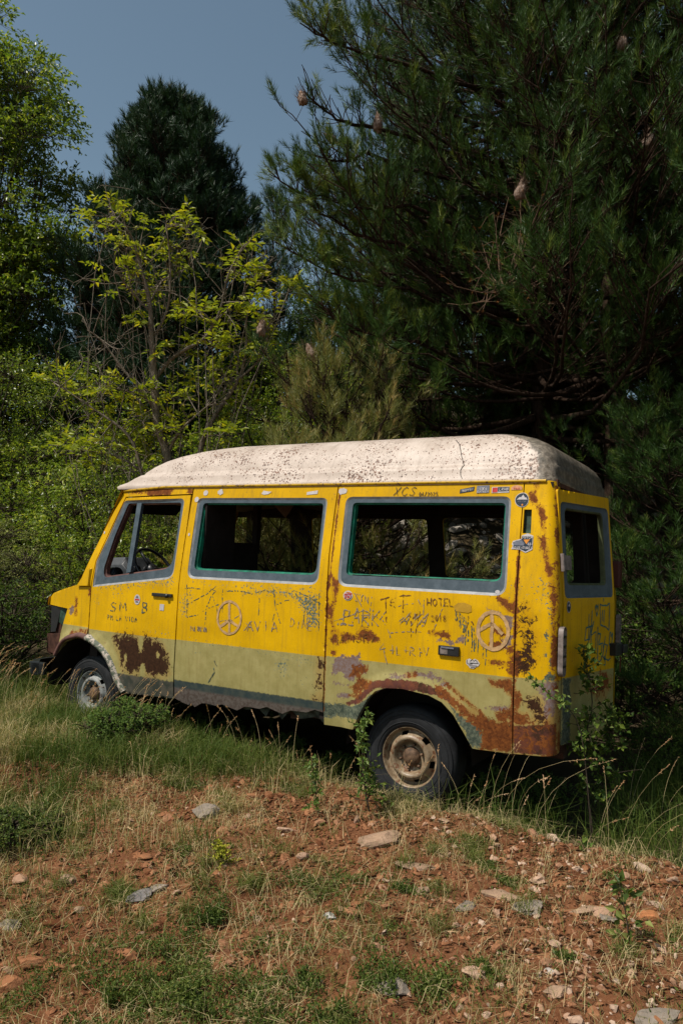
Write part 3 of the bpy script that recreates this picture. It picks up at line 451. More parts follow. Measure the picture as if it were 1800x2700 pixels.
# ---- left side panels
fd_band = rrect([(.262, 2.014), (.965, 2.029), (.972, 1.368), (.012, 1.25), (.025, 1.476), (.131, 1.69)], [.05, .05, .09, .012, .05, .1])
fd_open = rrect([(.305, 1.990), (.927, 1.995), (.935, 1.45), (.135, 1.335), (.128, 1.43), (.20, 1.70)], [.04, .03, .12, .06, .04, .1])
md_band = rrect([(1.105, 2.031), (2.338, 2.026), (2.343, 1.387), (1.115, 1.378)], [.05, .05, .075, .075])
md_open = rrect([(1.160, 1.990), (2.300, 1.986), (2.310, 1.458), (1.165, 1.449)], [.03, .03, .065, .05])
rr_band = rrect([(2.492, 2.033), (3.712, 2.028), (3.724, 1.390), (2.502, 1.390)], [.055, .055, .08, .08])
rr_open = rrect([(2.548, 1.990), (3.675, 1.986), (3.684, 1.478), (2.556, 1.470)], [.03, .035, .06, .04])
archF = [(-.463, .598), (-.35, .732), (-.183, .788), (-.065, .80), (.107, .762), (.245, .694), (.338, .606), (.412, .485), (.491, .397)]
archR = [(2.678, .42), (2.725, .526), (2.79, .64), (2.845, .70), (2.92, .732), (3.05, .742), (3.236, .723), (3.33, .69), (3.41, .621), (3.479, .52), (3.537, .428)]
p_fender = [(-.672, 1.05), (-.664, 1.125), (-.62, 1.158), (-.45, 1.205), (-.23, 1.255), (-.20, 1.244), (-.012, 1.246), (-.014, .795), (-.065, .80), (-.183, .788), (-.35, .732), (-.463, .598), (-.45, .801), (-.40, .93), (-.353, 1.036)]
p_door = [(-.003, .79), (-.003, 1.246), (.022, 1.476), (.128, 1.700), (.275, 2.037), (1.022, 2.055), (1.036, 1.80), (1.037, 1.365), (1.033, .887), (1.033, .42), (.748, .406), (.491, .397), (.412, .485), (.338, .606), (.245, .694), (.107, .762)]
p_roofrail = [(-.20, 1.250), (-.067, 1.505), (.096, 1.815), (.233, 2.09), (.26, 2.108), (.6, 2.128), (1.03, 2.135), (1.033, 2.066), (.267, 2.048), (.118, 1.705), (.011, 1.478), (-.014, 1.252)]
p_mid = [(1.045, .425), (1.045, 2.135), (2.41, 2.135), (2.405, 1.6), (2.424, 1.3), (2.427, .50)] + [(2.427 - .0691 * i, .492 - .0052 * i + .014 * math.sin(i * 2.1) - .012 * math.sin(i * 5.3)) for i in range(1, 20)]
p_rear = [(2.436, .415), (2.434, 1.3), (2.415, 1.6), (2.42, 2.135), (3.785, 2.135), (3.785, .43), (3.632, .425)] + archR[::-1]
p_corner = [(3.793, .432), (3.793, 2.135), (3.96, 2.132), (4.125, 2.12), (4.125, .47), (3.97, .445)]
vent = [(3.803, 1.79), (3.868, 1.79), (3.868, 1.942), (3.803, 1.942)]
o_f = panel('front_fender', p_fender, [], 'F', M['body'], van, arch=archF[:5], seams=((-.012, 0, .86, 1.25, .6, .01),)); o_f['label'] = 'yellow front wing above a rusty arch'
o_d = panel('front_door', p_door, [fd_band], 'D', M['door'], van, arch=archF[4:], seams=((1.033, 0, .5, 1.6, .25, .01),)); o_d['label'] = 'front door with a big dark rust patch low down'
panel('windscreen_pillar', p_roofrail, [], 'R', M['body'], van)
panel('side_panel', p_mid, [md_band], 'M', M['mid'], van, seams=((2.42, 0, .5, 2.1, .66, .014),))
q_ = panel('rear_side_panel', p_rear, [rr_band], 'Q', M['body'], van, arch=archR, seams=((2.437, 0, .5, 2.1, .70, .016), (3.785, 0, .5, 1.7, .72, .018))); q_['label'] = 'side panel with a rust-brown rear wheel arch'
panel('rear_corner_panel', p_corner, [vent], 'C', M['corner'], van, seams=((3.793, 0, .5, 1.7, .7, .016), (4.06, 0, .5, 2.1, .56, .05)))
# flat dark strip behind the vent and behind the panel gaps
g_ = MB()
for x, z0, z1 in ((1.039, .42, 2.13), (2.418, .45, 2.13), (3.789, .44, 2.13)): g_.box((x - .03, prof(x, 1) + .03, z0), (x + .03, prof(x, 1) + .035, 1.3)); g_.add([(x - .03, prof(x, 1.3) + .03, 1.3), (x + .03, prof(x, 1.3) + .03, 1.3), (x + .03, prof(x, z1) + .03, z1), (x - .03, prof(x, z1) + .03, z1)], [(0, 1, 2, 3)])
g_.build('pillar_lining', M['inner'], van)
v_ = MB().add([near(3.80, 1.785, .03), near(3.872, 1.785, .03), near(3.872, 1.947, .03), near(3.80, 1.947, .03)], [(0, 1, 2, 3)]); v_.build('air_vent', M['greengrime'], van)
def surround(name, band, opn, parent, lip=M['green'], far=False):
    b2 = loopoff(band, .017); o1 = ring('window_surround', [(band, .0), (b2, .011)], M['slatelip'] if not far else M['inner'], parent, far)
    ring('surround_face', [(b2, .011), (opn, .013)], M['slate'], o1, far)
    o2 = loopoff(opn, .012); ring('window_seal', [(opn, .013), (opn, .030), (o2, .034), (o2, .075)], lip, o1, far)
    return o1
s1_ = surround('front', fd_band, fd_open, o_d, M['browntrim']); surround('mid', md_band, md_open, van); s3_ = surround('rear', rr_band, rr_open, van)
l_ = MB(); l_.add([near(2.60 + i * .05, 1.4775 + .0001 * i, .014 + (.03 if j else 0)) for i in range(21) for j in (0, 1)], [(2 * i, 2 * i + 2, 2 * i + 3, 2 * i + 1) for i in range(20)]); l_.build('window_ledge', M['lipcream'], van)
b_ = MB()
for t in (0,):
    pts = [(.44, 1.990), (.452, 1.395)]; V = []
    for x, z in ((.412, 1.990), (.435, 1.992), (.468, 1.990), (.46, 1.394), (.44, 1.392), (.425, 1.385)): V.append((x, z))
    b_.add([near(.415, 1.992, .012), near(.470, 1.992, .012), near(.474, 1.400, .012), (near(.424, 1.392, .012)), near(.42, 1.992, .05), near(.464, 1.992, .05), near(.468, 1.400, .05), near(.430, 1.392, .05)], [(0, 1, 2, 3), (1, 5, 6, 2), (0, 3, 7, 4), (5, 4, 7, 6)])
b_.build('quarter_light_bar', M['slate'], o_d)
# rain gutter
gu = [near(.235 + (3.99 - .235) * i / 60, 2.128 if i > 8 else 2.100 + .0035 * i, -.012) for i in range(61)]
def yellow_trim(name, c=(.52, .31, .002)):
    m = NT(name, .5, .4); n = m.noise(20, 6, .7); cc = m.mix(m.step(n, .3, .7), tuple(x * .8 for x in c), c); m.col(m.mix(m.step(m.noise(26, 6, .8), .54, .60), cc, (.10, .045, .015))); return m.m
M['trim'] = yellow_trim('gutter_paint')
gb = MB(); V = []
for x, y, z in gu: V += [(x, y + .02, z - .016), (x, y, z - .012), (x, y - .004, z + .006), (x, y + .02, z + .012)]
gb.add(V, [(4 * i + a, 4 * i + 4 + a, 4 * i + 5 + a, 4 * i + 1 + a) for i in range(60) for a in range(3)]); gb.build('rain_gutter', M['trim'], van, True)
# ---- far side with its window openings, and the rest of the shell
ff_open = rrect([(.17, 1.985), (.83, 1.985), (.84, 1.43), (-.17, 1.43)], [.03, .03, .06, .04]); fm_open = rrect([(1.10, 1.985), (2.365, 1.985), (2.38, 1.43), (1.09, 1.43)], .04); fr_open = rrect([(2.52, 2.0), (3.69, 2.0), (3.70, 1.46), (2.54, 1.46)], .05)
M['far'] = plain('far_side_paint', (.45, .27, .003), .5, .3, .2, 4)
panel('far_side_wall', [(-.66, .75), (-.66, 1.13), (-.20, 1.25), (.233, 2.10), (.6, 2.13), (4.0, 2.13), (4.0, .45), (3.54, .44), (3.40, .64), (3.05, .74), (2.80, .65), (2.66, .44), (.5, .42), (.3, .65), (0, .78), (-.3, .74), (-.45, .6)],
      [ff_open, fm_open, fr_open], 'X', M['far'], van, step=.08, far=True)
fb = MB(); fb.box((.30, WID - .13, 1.43), (.41, WID - .09, 1.99)); fb.build('far_window_bar', M['inner'], van)
sh = MB()
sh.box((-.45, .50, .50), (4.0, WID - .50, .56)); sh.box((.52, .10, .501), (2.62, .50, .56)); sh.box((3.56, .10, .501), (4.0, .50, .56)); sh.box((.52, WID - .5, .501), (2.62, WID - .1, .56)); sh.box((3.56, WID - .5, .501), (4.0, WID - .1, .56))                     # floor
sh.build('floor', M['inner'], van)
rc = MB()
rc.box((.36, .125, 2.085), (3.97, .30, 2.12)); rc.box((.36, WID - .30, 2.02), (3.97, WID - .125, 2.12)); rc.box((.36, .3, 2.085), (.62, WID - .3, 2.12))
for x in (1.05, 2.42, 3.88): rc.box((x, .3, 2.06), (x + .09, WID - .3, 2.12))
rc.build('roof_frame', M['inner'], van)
for x in (-.03, 1.04, 2.42, 3.80): tr = MB(); tr.box((x - .045, .14 if x < 0 else .045, .56), (x + .045, .17 if x < 0 else .07, 1.2)); tr.build('door_post', M['inner'], van); tr = MB(); tr.box((x - .045, WID - .17, .56), (x + .045, WID - .14, 1.2)); tr.build('door_post', M['inner'], van)
# bonnet, nose, windscreen frame
M['hoodp'] = body_mat('bonnet_paint', -5)
hb = []; nx, ny = 16, 24
for i in range(nx + 1):
    x = -.664 + (-.20 + .664) * i / nx
    for j in range(ny + 1):
        t = j / ny; y0 = prof(x, 1.2) + .004; y = y0 + (WID - 2 * y0) * t; zt = np.interp(x, [-.664, -.62, -.45, -.20], [1.125, 1.158, 1.207, 1.262]); hb.append((x - .05 * math.sin(math.pi * t), y, zt + .05 * math.sin(math.pi * t) ** .6))
mk('bonnet', hb, [(i * (ny + 1) + j, (i + 1) * (ny + 1) + j, (i + 1) * (ny + 1) + j + 1, i * (ny + 1) + j + 1) for i in range(nx) for j in range(ny)], M['hoodp'], van, True)
nose = MB()
def arcx(y, x): return x - .05 * math.sin(math.pi * y / WID)
fr = [(1.125, -.664, 'y'), (1.04, -.672, 'y')]
V = []; F = []; ys = np.linspace(.155, WID - .155, 22)
for z, x in ((1.125, -.664), (1.045, -.674)): V += [(arcx(y, x), y, z) for y in ys]
F = [(j, j + 1, 22 + j + 1, 22 + j) for j in range(21)]; mk('nose_panel', V, F, M['hoodp'], van, True)
V = []; 
for z, x in ((1.045, -.665), (1.03, -.60), (.80, -.62), (.772, -.652), (.62, -.643), (.60, -.60)): V += [(arcx(y, x), y, z) for y in ys]
mk('grille', V, [(k * 22 + j, k * 22 + j + 1, (k + 1) * 22 + j + 1, (k + 1) * 22 + j) for k in range(5) for j in range(21)], M['rustinner'], van, True)
# corner lamp recess seen from the side
lr = MB(); y0 = prof(-.5, .9)
lr.add([(-.60, y0 + .05, 1.045), (-.353, y0 + .03, 1.045), (-.44, y0 + .03, .80), (-.60, y0 + .05, .79)], [(0, 1, 2, 3)])
lr.add([(-.353, y0 - .0, 1.045), (-.353, y0 + .03, 1.045), (-.44, y0 + .03, .80), (-.45, y0 - .0, .80)], [(0, 1, 2, 3)])
lr.add([(-.655, y0 + .01, .785), (-.44, y0, .80), (-.462, y0 + .01, .60), (-.645, y0 + .03, .62)], [(0, 1, 2, 3)]); lr.add([(-.655, y0 + .01, .785), (-.44, y0, .80), (-.44, y0 + .05, .80), (-.60, y0 + .06, .79)], [(0, 1, 2, 3)])
lr.build('headlamp_recess', M['rustinner'], van)
gg = MB().add([(-.63, y0 + .02, 1.04), (-.50, y0 + .025, 1.04), (-.56, y0 + .025, .81), (-.62, y0 + .02, .80), (-.59, y0 + .05, 1.04), (-.59, y0 + .05, .80)], [(0, 1, 2, 3)]); gg.build('headlamp', M['black'], van)
gg = MB().add([(-.50, y0 + .022, 1.03), (-.365, y0 + .022, 1.03), (-.44, y0 + .022, .86), (-.52, y0 + .022, .90)], [(0, 1, 2, 3)]); gg.build('indicator_bracket', M['greengrime'], van)
bp = MB(); V = []
ys = np.linspace(.02, WID - .02, 20)
for y in ys:
    x = -.78 - .06 * math.sin(math.pi * y / WID); e = .10 if y < .12 or y > WID - .12 else 0; x += e
    V += [(x + .10, y, .55), (x, y, .54), (x - .01, y, .48), (x, y, .42), (x + .10, y, .42)]
bp.add(V, [(5 * i + a, 5 * i + 5 + a, 5 * i + 6 + a, 5 * i + 1 + a) for i in range(19) for a in range(4)] + [(0, 1, 2, 3, 4), (95, 99, 98, 97, 96)]); bp.box((-.72, .02, .43), (-.52, .06, .54)); bevel(bp.build('front_bumper', M['black'], van), .012)
wf = MB()
for yy, sg in ((.10, 1), (WID - .10, -1)):
    for i in range(8):
        t0 = i / 8; t1 = (i + 1) / 8; f = lambda t: (-.21 + .435 * t - .02, yy + sg * (.055 * (1 - t) + .06 * t), 1.25 + .85 * t)
        a = f(t0); b = f(t1); wf.add([(a[0] + .02, a[1] - sg * .055, a[2]), (a[0] - .03, a[1], a[2]), (a[0] + .03, a[1] + sg * .05, a[2]), (b[0] + .02, b[1] - sg * .055, b[2]), (b[0] - .03, b[1], b[2]), (b[0] + .03, b[1] + sg * .05, b[2])], [(0, 1, 4, 3), (1, 2, 5, 4), (2, 0, 3, 5)])
wf.build('windscreen_frame', M['trim'], van)
wh = MB()
for a, b, r in (((.20, .17, 2.10), (.20, WID - .17, 2.10), .04), ((-.22, .12, 1.25), (-.22, WID - .12, 1.25), .03)):
    wh.tube([(a[0] + (b[0] - a[0]) * t - .10 * math.sin(math.pi * t), a[1] + (b[1] - a[1]) * t, a[2]) for t in np.linspace(0, 1, 12)], r, 6)
wh.build('windscreen_header', M['trim'], van, True)
cw = MB(); cw.add([near(-.20, 1.25, -.004), near(-.055, 1.415, -.004), near(-.035, 1.422, -.004), near(-.02, 1.41, -.004), near(-.028, 1.25, -.004), near(-.20, 1.25, -.022), near(-.065, 1.405, -.022), near(-.04, 1.412, -.022), near(-.032, 1.40, -.022), near(-.035, 1.26, -.022)],
       [(5, 6, 7, 8, 9), (0, 1, 6, 5), (1, 2, 7, 6), (2, 3, 8, 7), (3, 4, 9, 8), (4, 0, 5, 9)]); cw.build('cowl_wedge', M['hoodp'], van)
# wheel arch lips
def arch_trim(name, pts, wid, lift, mat, label=None):
    P = []; n = len(pts)
    out = loop_n(pts, wid)
    V = []; F = []
    for i in range(n):
        a = pts[i]; b = out[i]
        V += [near(a[0], a[1], .02), near(a[0], a[1], -lift), near((a[0] + b[0]) / 2, (a[1] + b[1]) / 2, -lift * 1.1), near(b[0], b[1], -.002)]
    F = [(4 * i + a, 4 * i + 4 + a, 4 * i + 5 + a, 4 * i + 1 + a) for i in range(n - 1) for a in range(3)]
    o = mk(name, V, F, mat, van, True)
    if label: o['label'] = label
    return o
def loop_n(pts, d):
    P = np.array(pts); out = []
    for i in range(len(P)):
        t = P[min(i + 1, len(P) - 1)] - P[max(i - 1, 0)]; t = t / np.hypot(*t); out.append(tuple(P[i] + np.array([-t[1], t[0]]) * d))
    return out
def smooth_pts(pts, k=6):
    out = []; n = len(pts); P = [np.array(p) for p in pts]
    for i in range(n - 1):
        p0 = P[max(i - 1, 0)]; p1 = P[i]; p2 = P[i + 1]; p3 = P[min(i + 2, n - 1)]
        for j in range(k):
            t = j / k; out.append(tuple(.5 * ((2 * p1) + (-p0 + p2) * t + (2 * p0 - 5 * p1 + 4 * p2 - p3) * t * t + (-p0 + 3 * p1 - 3 * p2 + p3) * t ** 3)))
    out.append(tuple(P[-1])); return out
af = smooth_pts(archF); n_ = next(i for i, p in enumerate(af) if p[0] > -.02)
arch_trim('wheel_arch_trim', af[:n_ + 1], .052, .045, M['browntrim'], 'pinkish brown front half of the arch lip')
m_ = NT('flaking_white_trim', .7); c_ = m_.mix(m_.step(m_.noise(22, 6, .75), .44, .52), (.42, .36, .30), (.085, .10, .07)); m_.col(c_); m_.bump(m_.noise(70, 4), .4, .004); M['flake'] = m_.m
arch_trim('wheel_arch_trim', af[n_:], .052, .045, M['flake'], 'flaking pale grey half of the front arch lip')
# wheel wells, chassis
for cx, r, z in ((-.02, .47, .33), (3.06, .45, .30)):
    for yy0, yy1 in ((.05, .42), (WID - .42, WID - .05)):
        ww = MB(); V = []; k = 14
        for j in range(k + 1):
            a = math.pi * j / k; x = cx + r * math.cos(a) * 1.02; zz = z + r * math.sin(a); V += [(x, yy0, zz), (x, yy1, zz)]
        ww.add(V, [(2 * j, 2 * j + 1, 2 * j + 3, 2 * j + 2) for j in range(k)]); yi = yy1 if yy0 < 1 else yy0
        ww.add([(cx + r * math.cos(math.pi * j / k) * 1.02, yi, z + r * math.sin(math.pi * j / k)) for j in range(k + 1)], [tuple(range(k + 1))]); ww.build('wheel_well', M['inner'], van)
ch = MB()
for y in (.50, WID - .60): ch.box((-.6, y, .33), (3.98, y + .10, .46))
for x in (.55, 1.3, 2.1, 3.7): ch.box((x, .10, .40), (x + .08, WID - .1, .48))
for x, z in ((-.02, .30), (3.055, .27)): ch.tube([(x, .25, z), (x, WID - .25, z)], .06, 10)
ch.tube([(3.055, .9, .27), (3.055, 1.06, .27)], [.14, .14], 14); ch.build('chassis', M['rustinner'], van)
sk = MB(); V = []
for i in range(30):
    x = 1.05 + i * 1.37 / 29; V += [near(x, .505, .028), near(x, .43 + .03 * math.sin(i * 1.7) + .02 * math.sin(i * 4.1), .05)]
sk.add(V, [(2 * i, 2 * i + 2, 2 * i + 3, 2 * i + 1) for i in range(29)]); sk.build('sill', M['underseal'], van, True)
# ---- high roof
xs_side = [(0, -.0), (.12, .02)]
cont = []      # base contour, counter-clockwise; corner radii rounded
def roofpt(s, u):
    return None
base = rrect([(.155, .115), (3.985, .112), (3.985, WID - .112), (.155, WID - .115)], [.06, .12, .12, .06], 6)
B = []
for p in resamp(base, .05):
    x, y = p
    if x < .8: x -= .26 * math.sin(math.pi * np.clip((y - .115) / (WID - .23), 0, 1)) * np.clip((.8 - x) / .65, 0, 1)
    B.append((x, y))
levels = [(0, 0, 0, 2.112), (-.006, -.006, -.006, 2.135), (.004, .006, .02, 2.150), (.016, .008, .10, 2.175), (.026, .012, .17, 2.21), (.034, .012, .235, 2.236), (.052, .022, .255, 2.243), (.058, .024, .27, 2.262), (.078, .035, .35, 2.31), (.105, .065, .46, 2.36), (.145, .12, .60, 2.405), (.205, .20, .76, 2.445), (.29, .30, .92, 2.48), (.40, .42, 1.06, 2.51), (.54, .60, 1.25, 2.535), (.68, .9, 1.5, 2.55), (.80, 1.4, 1.74, 2.556)]
V = []; RG = []; n = len(B)
for ds, dr, dff, z in levels:
    for x, y in B:
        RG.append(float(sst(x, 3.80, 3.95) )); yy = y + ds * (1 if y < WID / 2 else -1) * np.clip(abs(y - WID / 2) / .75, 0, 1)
        xx = x
        mid = 1.9
        if x > mid: xx = x - dr * np.clip((x - mid) / (3.985 - mid), 0, 1)
        else: xx = x + dff * np.clip((mid - x) / (mid - .155), 0, 1.12)
        if abs(yy - WID / 2) < .02: yy = WID / 2
        V.append((xx, yy, z))
k = len(levels); F = [(i * n + j, i * n + (j + 1) % n, (i + 1) * n + (j + 1) % n, (i + 1) * n + j) for i in range(k - 1) for j in range(n)] + [tuple((k - 1) * n + j for j in range(n))]
m = NT('old_gelcoat', .5, .35); o = m.obj(); n1 = m.noise(5, 5, .65); xyz = m.n('SeparateXYZ', Vector=o)
c = m.mix(m.step(n1, .3, .75), (.44, .36, .30), (.58, .49, .42)); c = m.mix(m.math('MULTIPLY', m.step(m.noise(28, 5, .7), .45, .75), .22), c, (.34, .26, .20))
dens = m.math('ADD', m.math('MULTIPLY', m.step(xyz.outputs[0], .8, 3.6), .15), m.math('MULTIPLY', m.math('SUBTRACT', m.noise(2.2, 4, .65), .56), 1.1))
def spots(sc, lo, soft=.03):
    d = m.vor(sc, out='Distance'); nz = m.noise(sc * 2.2, 3, .7)
    thr = m.math('ADD', m.math('ADD', lo, dens), m.math('MULTIPLY', m.math('SUBTRACT', nz, .5), .35))
    rr = m.vor(sc, out='Color'); keep = m.math('GREATER_THAN', m.math('ADD', m.n('SeparateColor', Color=rr).outputs[0], m.math('MULTIPLY', dens, 1.3)), .52)
    return m.math('MULTIPLY', m.step(m.math('SUBTRACT', thr, d), -soft, soft), keep)
sp = m.math('MAXIMUM', spots(48, .30, .03), m.math('MAXIMUM', spots(95, .28, .04), spots(30, .20, .02)))
mp2 = m.n('Mapping', Scale=(16, 1.5, 1.2)); m.t.links.new(o, mp2.inputs[0]); c = m.mix(m.math('MULTIPLY', m.step(m.noise(2.5, 5, .65, mp2.outputs[0]), .48, .8), .5), c, (.20, .15, .11)); sc_ = m.mix(m.step(m.noise(60, 3), .4, .6), (.04, .016, .007), (.15, .05, .015)); c = m.mix(m.math('MULTIPLY', sp, .92), c, sc_)
# lichen and grime over the rear end, darkened further to stand for that face's shade
gr = m.step(m.math('ADD', xyz.outputs[0], m.math('MULTIPLY', m.math('SUBTRACT', m.noise(7, 4), .5), .25)), 3.80, 3.98)
rearz = m.math('SUBTRACT', 1, m.step(m.math('ADD', m.math('MULTIPLY', m.math('SUBTRACT', xyz.outputs[0], 3.55), 1.1), m.math('SUBTRACT', xyz.outputs[2], 2.55)), .0, .001))
grime_shade = m.mix(m.step(m.noise(22, 6, .75), .4, .62), (.06, .05, .035), (.20, .17, .13)); mp_ = m.n('Mapping', Scale=(3, 9, 1)); m.t.links.new(o, mp_.inputs[0])
grime_shade = m.mix(m.step(m.noise(6, 5, .7, mp_.outputs[0]), .5, .65), grime_shade, (.06, .055, .04)); rg = m.math('MULTIPLY', m.step(m.math('ADD', m.attr('grime').outputs['Fac'], m.math('MULTIPLY', m.math('SUBTRACT', m.noise(9, 6, .7), .5), 1.2)), .35, .6), .92)
c = m.mix(rg, c, grime_shade); m.col(c); m.bump(m.noise(22, 5, .6), .15, .005); M['gel'] = m.m
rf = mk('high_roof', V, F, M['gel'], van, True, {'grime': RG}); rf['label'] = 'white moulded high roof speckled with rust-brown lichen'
jn = min(range(n), key=lambda j: abs(B[j][0] - 3.34) + (9 if B[j][1] > .5 else 0)); sm_ = MB(); sm_.tube([tuple(np.array(V[i * n + jn]) + np.array([.012 * math.sin(i * 1.3), -.0015, .001])) for i in range(2, 12)], .0022, 5); sm_.build('roof_crack', M['ink'], rf)
# ---- rear: header, fixed right door, ajar left door
def rl(z): return .06 * max(0, (z - 1.35) / .75)
rd = MB()
def rplate(mb, y0, y1, z0, z1, x=4.05, t=.03):
    V = []
    for z in (z0, z1):
        for y in (y0, y1): V += [(x - rl(z), y, z), (x - rl(z) - t, y, z)]
    mb.add(V, [(0, 2, 6, 4), (1, 5, 7, 3), (0, 4, 5, 1), (2, 3, 7, 6), (4, 6, 7, 5), (0, 1, 3, 2)])
for a in ((1.00, 1.82, .50, 1.42), (1.74, 1.82, 1.42, 2.02), (1.00, 1.82, 2.02, 2.09)): rplate(rd, *a)
o_ = rd.build('right_rear_door', M['hoodp'], van); rd2 = MB()
for a in ((1.0, 1.08, 1.425, 2.015), (.98, 1.84, .50, 1.43), (.985, 1.095, 1.43, 2.01), (1.725, 1.84, 1.43, 2.01), (.98, 1.84, 2.01, 2.10)): rplate(rd2, *a, 4.012, .012)
rd2.build('door_lining', M['inner'], o_)
hd = MB(); rplate(hd, .16, 1.80, 2.095, 2.14); rplate(hd, .14, 1.82, .44, .50, 4.04); hd.build('rear_frame', M['rustinner'], van)
rc2 = [near(s, z, 0) for s in (3.985, 4.02, 4.06, 4.125) for z in (.47, 1.35, 2.12)]
mk('right_corner_post', [(x, WID - y, z) for x, y, z in rc2], [(3 * i + a, 3 * i + a + 1, 3 * i + a + 4, 3 * i + a + 3) for i in range(3) for a in range(2)], M['hoodp'], van, True)
DA = R(11); DO = Vector((4.052, .125, 0))
def dp(u, z, off=0):
    """point on the ajar left rear door: u from the hinge, off > 0 outward"""
    l = rl(z); return (DO.x + u * math.sin(DA) + (off - l) * math.cos(DA), DO.y + u * math.cos(DA) - (off - l) * math.sin(DA), z)
d_out = rrect([(-.0, .50), (.82, .50), (.82, 2.09), (.0, 2.075)], [.02, .02, .02, .02]); d_win_b = rrect([(.025, 1.395), (.795, 1.395), (.795, 2.012), (.025, 2.0)], [.04, .04, .05, .05]); d_open = rrect([(.085, 1.475), (.705, 1.475), (.715, 1.975), (.10, 1.965)], [.04, .04, .05, .05])
def dpan(name, outer, holes, mat, off, t=.028, parent=None):
    Vv, T, loops = sheet(outer, holes, .02); n = len(Vv); A = np.zeros((n, 6))
    A[:, 0] = np.clip(.62 - .8 * np.abs(Vv[:, 0] - .63) - 2.4 * np.abs(Vv[:, 1] - .80), 0, 1)
    A[:, 0] = np.maximum(A[:, 0], np.clip(.5 + sdist(Vv, [(.45, .76), (.72, .78), (.74, .86), (.47, .83)]) / .06, 0, 1))
    A[:, 3] = np.clip(.5 + sdist(Vv, [(.0, .5), (.14, .5), (.12, .9), (0, .92)]) / .08, 0, 1) * .9
    a = np.array([dp(p[0], p[1], off) for p in Vv]); b = np.array([dp(p[0], p[1], off - t) for p in Vv]); W = [a, b]; F = [tuple(x) for x in T] + [tuple(x[::-1] + n) for x in T]; m0 = 2 * n
    for l in loops:
        kk = len(l); W += [a[l], b[l]]; F += [(m0 + i, m0 + (i + 1) % kk, m0 + kk + (i + 1) % kk, m0 + kk + i) for i in range(kk)]; m0 += 2 * kk
    A = np.concatenate([A, A] + [np.concatenate([A[l], A[l]]) for l in loops])
    return mk(name, np.concatenate(W), F, None, parent or van, True, {'ra': A[:, :3], 'rb': A[:, 3:]}, mats=[mat, M['inner']], midx=[0] * len(T) + [1] * len(T) + [0] * (len(F) - 2 * len(T)))
M['rdoor'] = body_mat('rear_door_paint', .905)
rdoor = dpan('rear_door', d_out, [d_win_b], M['rdoor'], 0); rdoor['label'] = 'left rear door standing slightly ajar, teal scribbles on yellow paint'
dmap = lambda u, z, off: dp(u, z, -off)
b2 = loopoff(d_win_b, .012); ws = ring('window_surround', [(d_win_b, 0), (b2, .006), (d_open, .008)], M['slate'], rdoor, mapf=dmap)
ring('window_seal', [(d_open, .008), (loopoff(d_open, .012), .012), (loopoff(d_open, .014), .04)], plain('olive_rubber', (.07, .08, .035), .6, .2, .4, 12), rdoor, mapf=dmap)
st_ = MB(); 
for u0, u1, z0, z1 in ((.822, .85, .5, 2.07),): st_.add([dp(u0, z0, -.002), dp(u1, z0, -.02), dp(u1, z1, -.02), dp(u0, z1, -.002)], [(0, 1, 2, 3)]); st_.add([dp(u1, z0, -.02), dp(u1, z0, -.05), dp(u1, z1, -.05), dp(u1, z1, -.02)], [(0, 1, 2, 3)])
st_.build('door_edge_seal', plain('teal_seal', (.01, .10, .10), .6, .2, .6, 8), rdoor)
hg = MB()
for z in (1.615,):
    hg.add([dp(-.02, z - .045, .012), dp(.10, z - .045, .012), dp(.10, z + .045, .012), dp(-.02, z + .045, .012), dp(-.02, z - .045, .03), dp(.10, z - .045, .022), dp(.10, z + .045, .022), dp(-.02, z + .045, .03)], [(4, 5, 6, 7), (0, 1, 5, 4), (1, 2, 6, 5), (2, 3, 7, 6), (3, 0, 4, 7)])
    hg.tube([dp(-.025, z - .055, .02), dp(-.025, z + .055, .02)], .013, 8)
for i, z in enumerate((1.615,)): pass
bevel(hg.build('hinge', M['silver'], rdoor), .003)
hn = MB(); hn.add([dp(u, z, o) for o in (.0, .045) for u, z in ((.745, .995), (.85, .995), (.85, 1.08), (.745, 1.08))], [(4, 5, 6, 7), (0, 1, 5, 4), (1, 2, 6, 5), (2, 3, 7, 6), (3, 0, 4, 7)])
hn.add([dp(u, z, o) for o in (.03, .06) for u, z in ((.85, 1.01), (.92, 1.01), (.92, 1.07), (.85, 1.07))], [(4, 5, 6, 7), (0, 1, 5, 4), (1, 2, 6, 5), (2, 3, 7, 6), (3, 0, 4, 7)]); bevel(hn.build('door_handle', M['black'], rdoor), .006)
# lamps: the left one is an empty silver reflector tray, the right one keeps its red lens
def lamp(y0, y1, z0, z1, x, full):
    l = rrect([(y0, z0), (y1, z0), (y1, z1), (y0, z1)], (y1 - y0) * .49, 6); n = len(l); mf = lambda a, b, off: (x - off, a, b)
    o = ring('tail_lamp', [(l, .03), (l, 0), (loopoff(l, .005), 0), (loopoff(l, .008), .03)], M['silver'], van, mapf=mf)
    f = mk('reflector_tray', [(x - .006, a, b) for a, b in loopoff(l, .010)], [tuple(range(n))], M['silver'], o)
    mb = MB()
    for i in range(1, 5 if not full else 4):
        z = z0 + (z1 - z0) * i / (5 if not full else 4); mb.box((x - .008, y0 + .012, z - .006), (x + .002, y1 - .012, z + .006))
    for i in range(4): mb.tube([(x - .03, (y0 + y1) / 2, z0 + (z1 - z0) * (i + .5) / 5), (x - .012, (y0 + y1) / 2, z0 + (z1 - z0) * (i + .5) / 5)], .012, 8)
    mb.build('divider', M['black'] if not full else M['silver'], o); return o
L1 = lamp(.022, .112, .925, 1.225, 4.078, False); L1['label'] = 'lensless silver left tail lamp'
L2 = lamp(1.86, 1.935, .90, 1.225, 4.085, True)
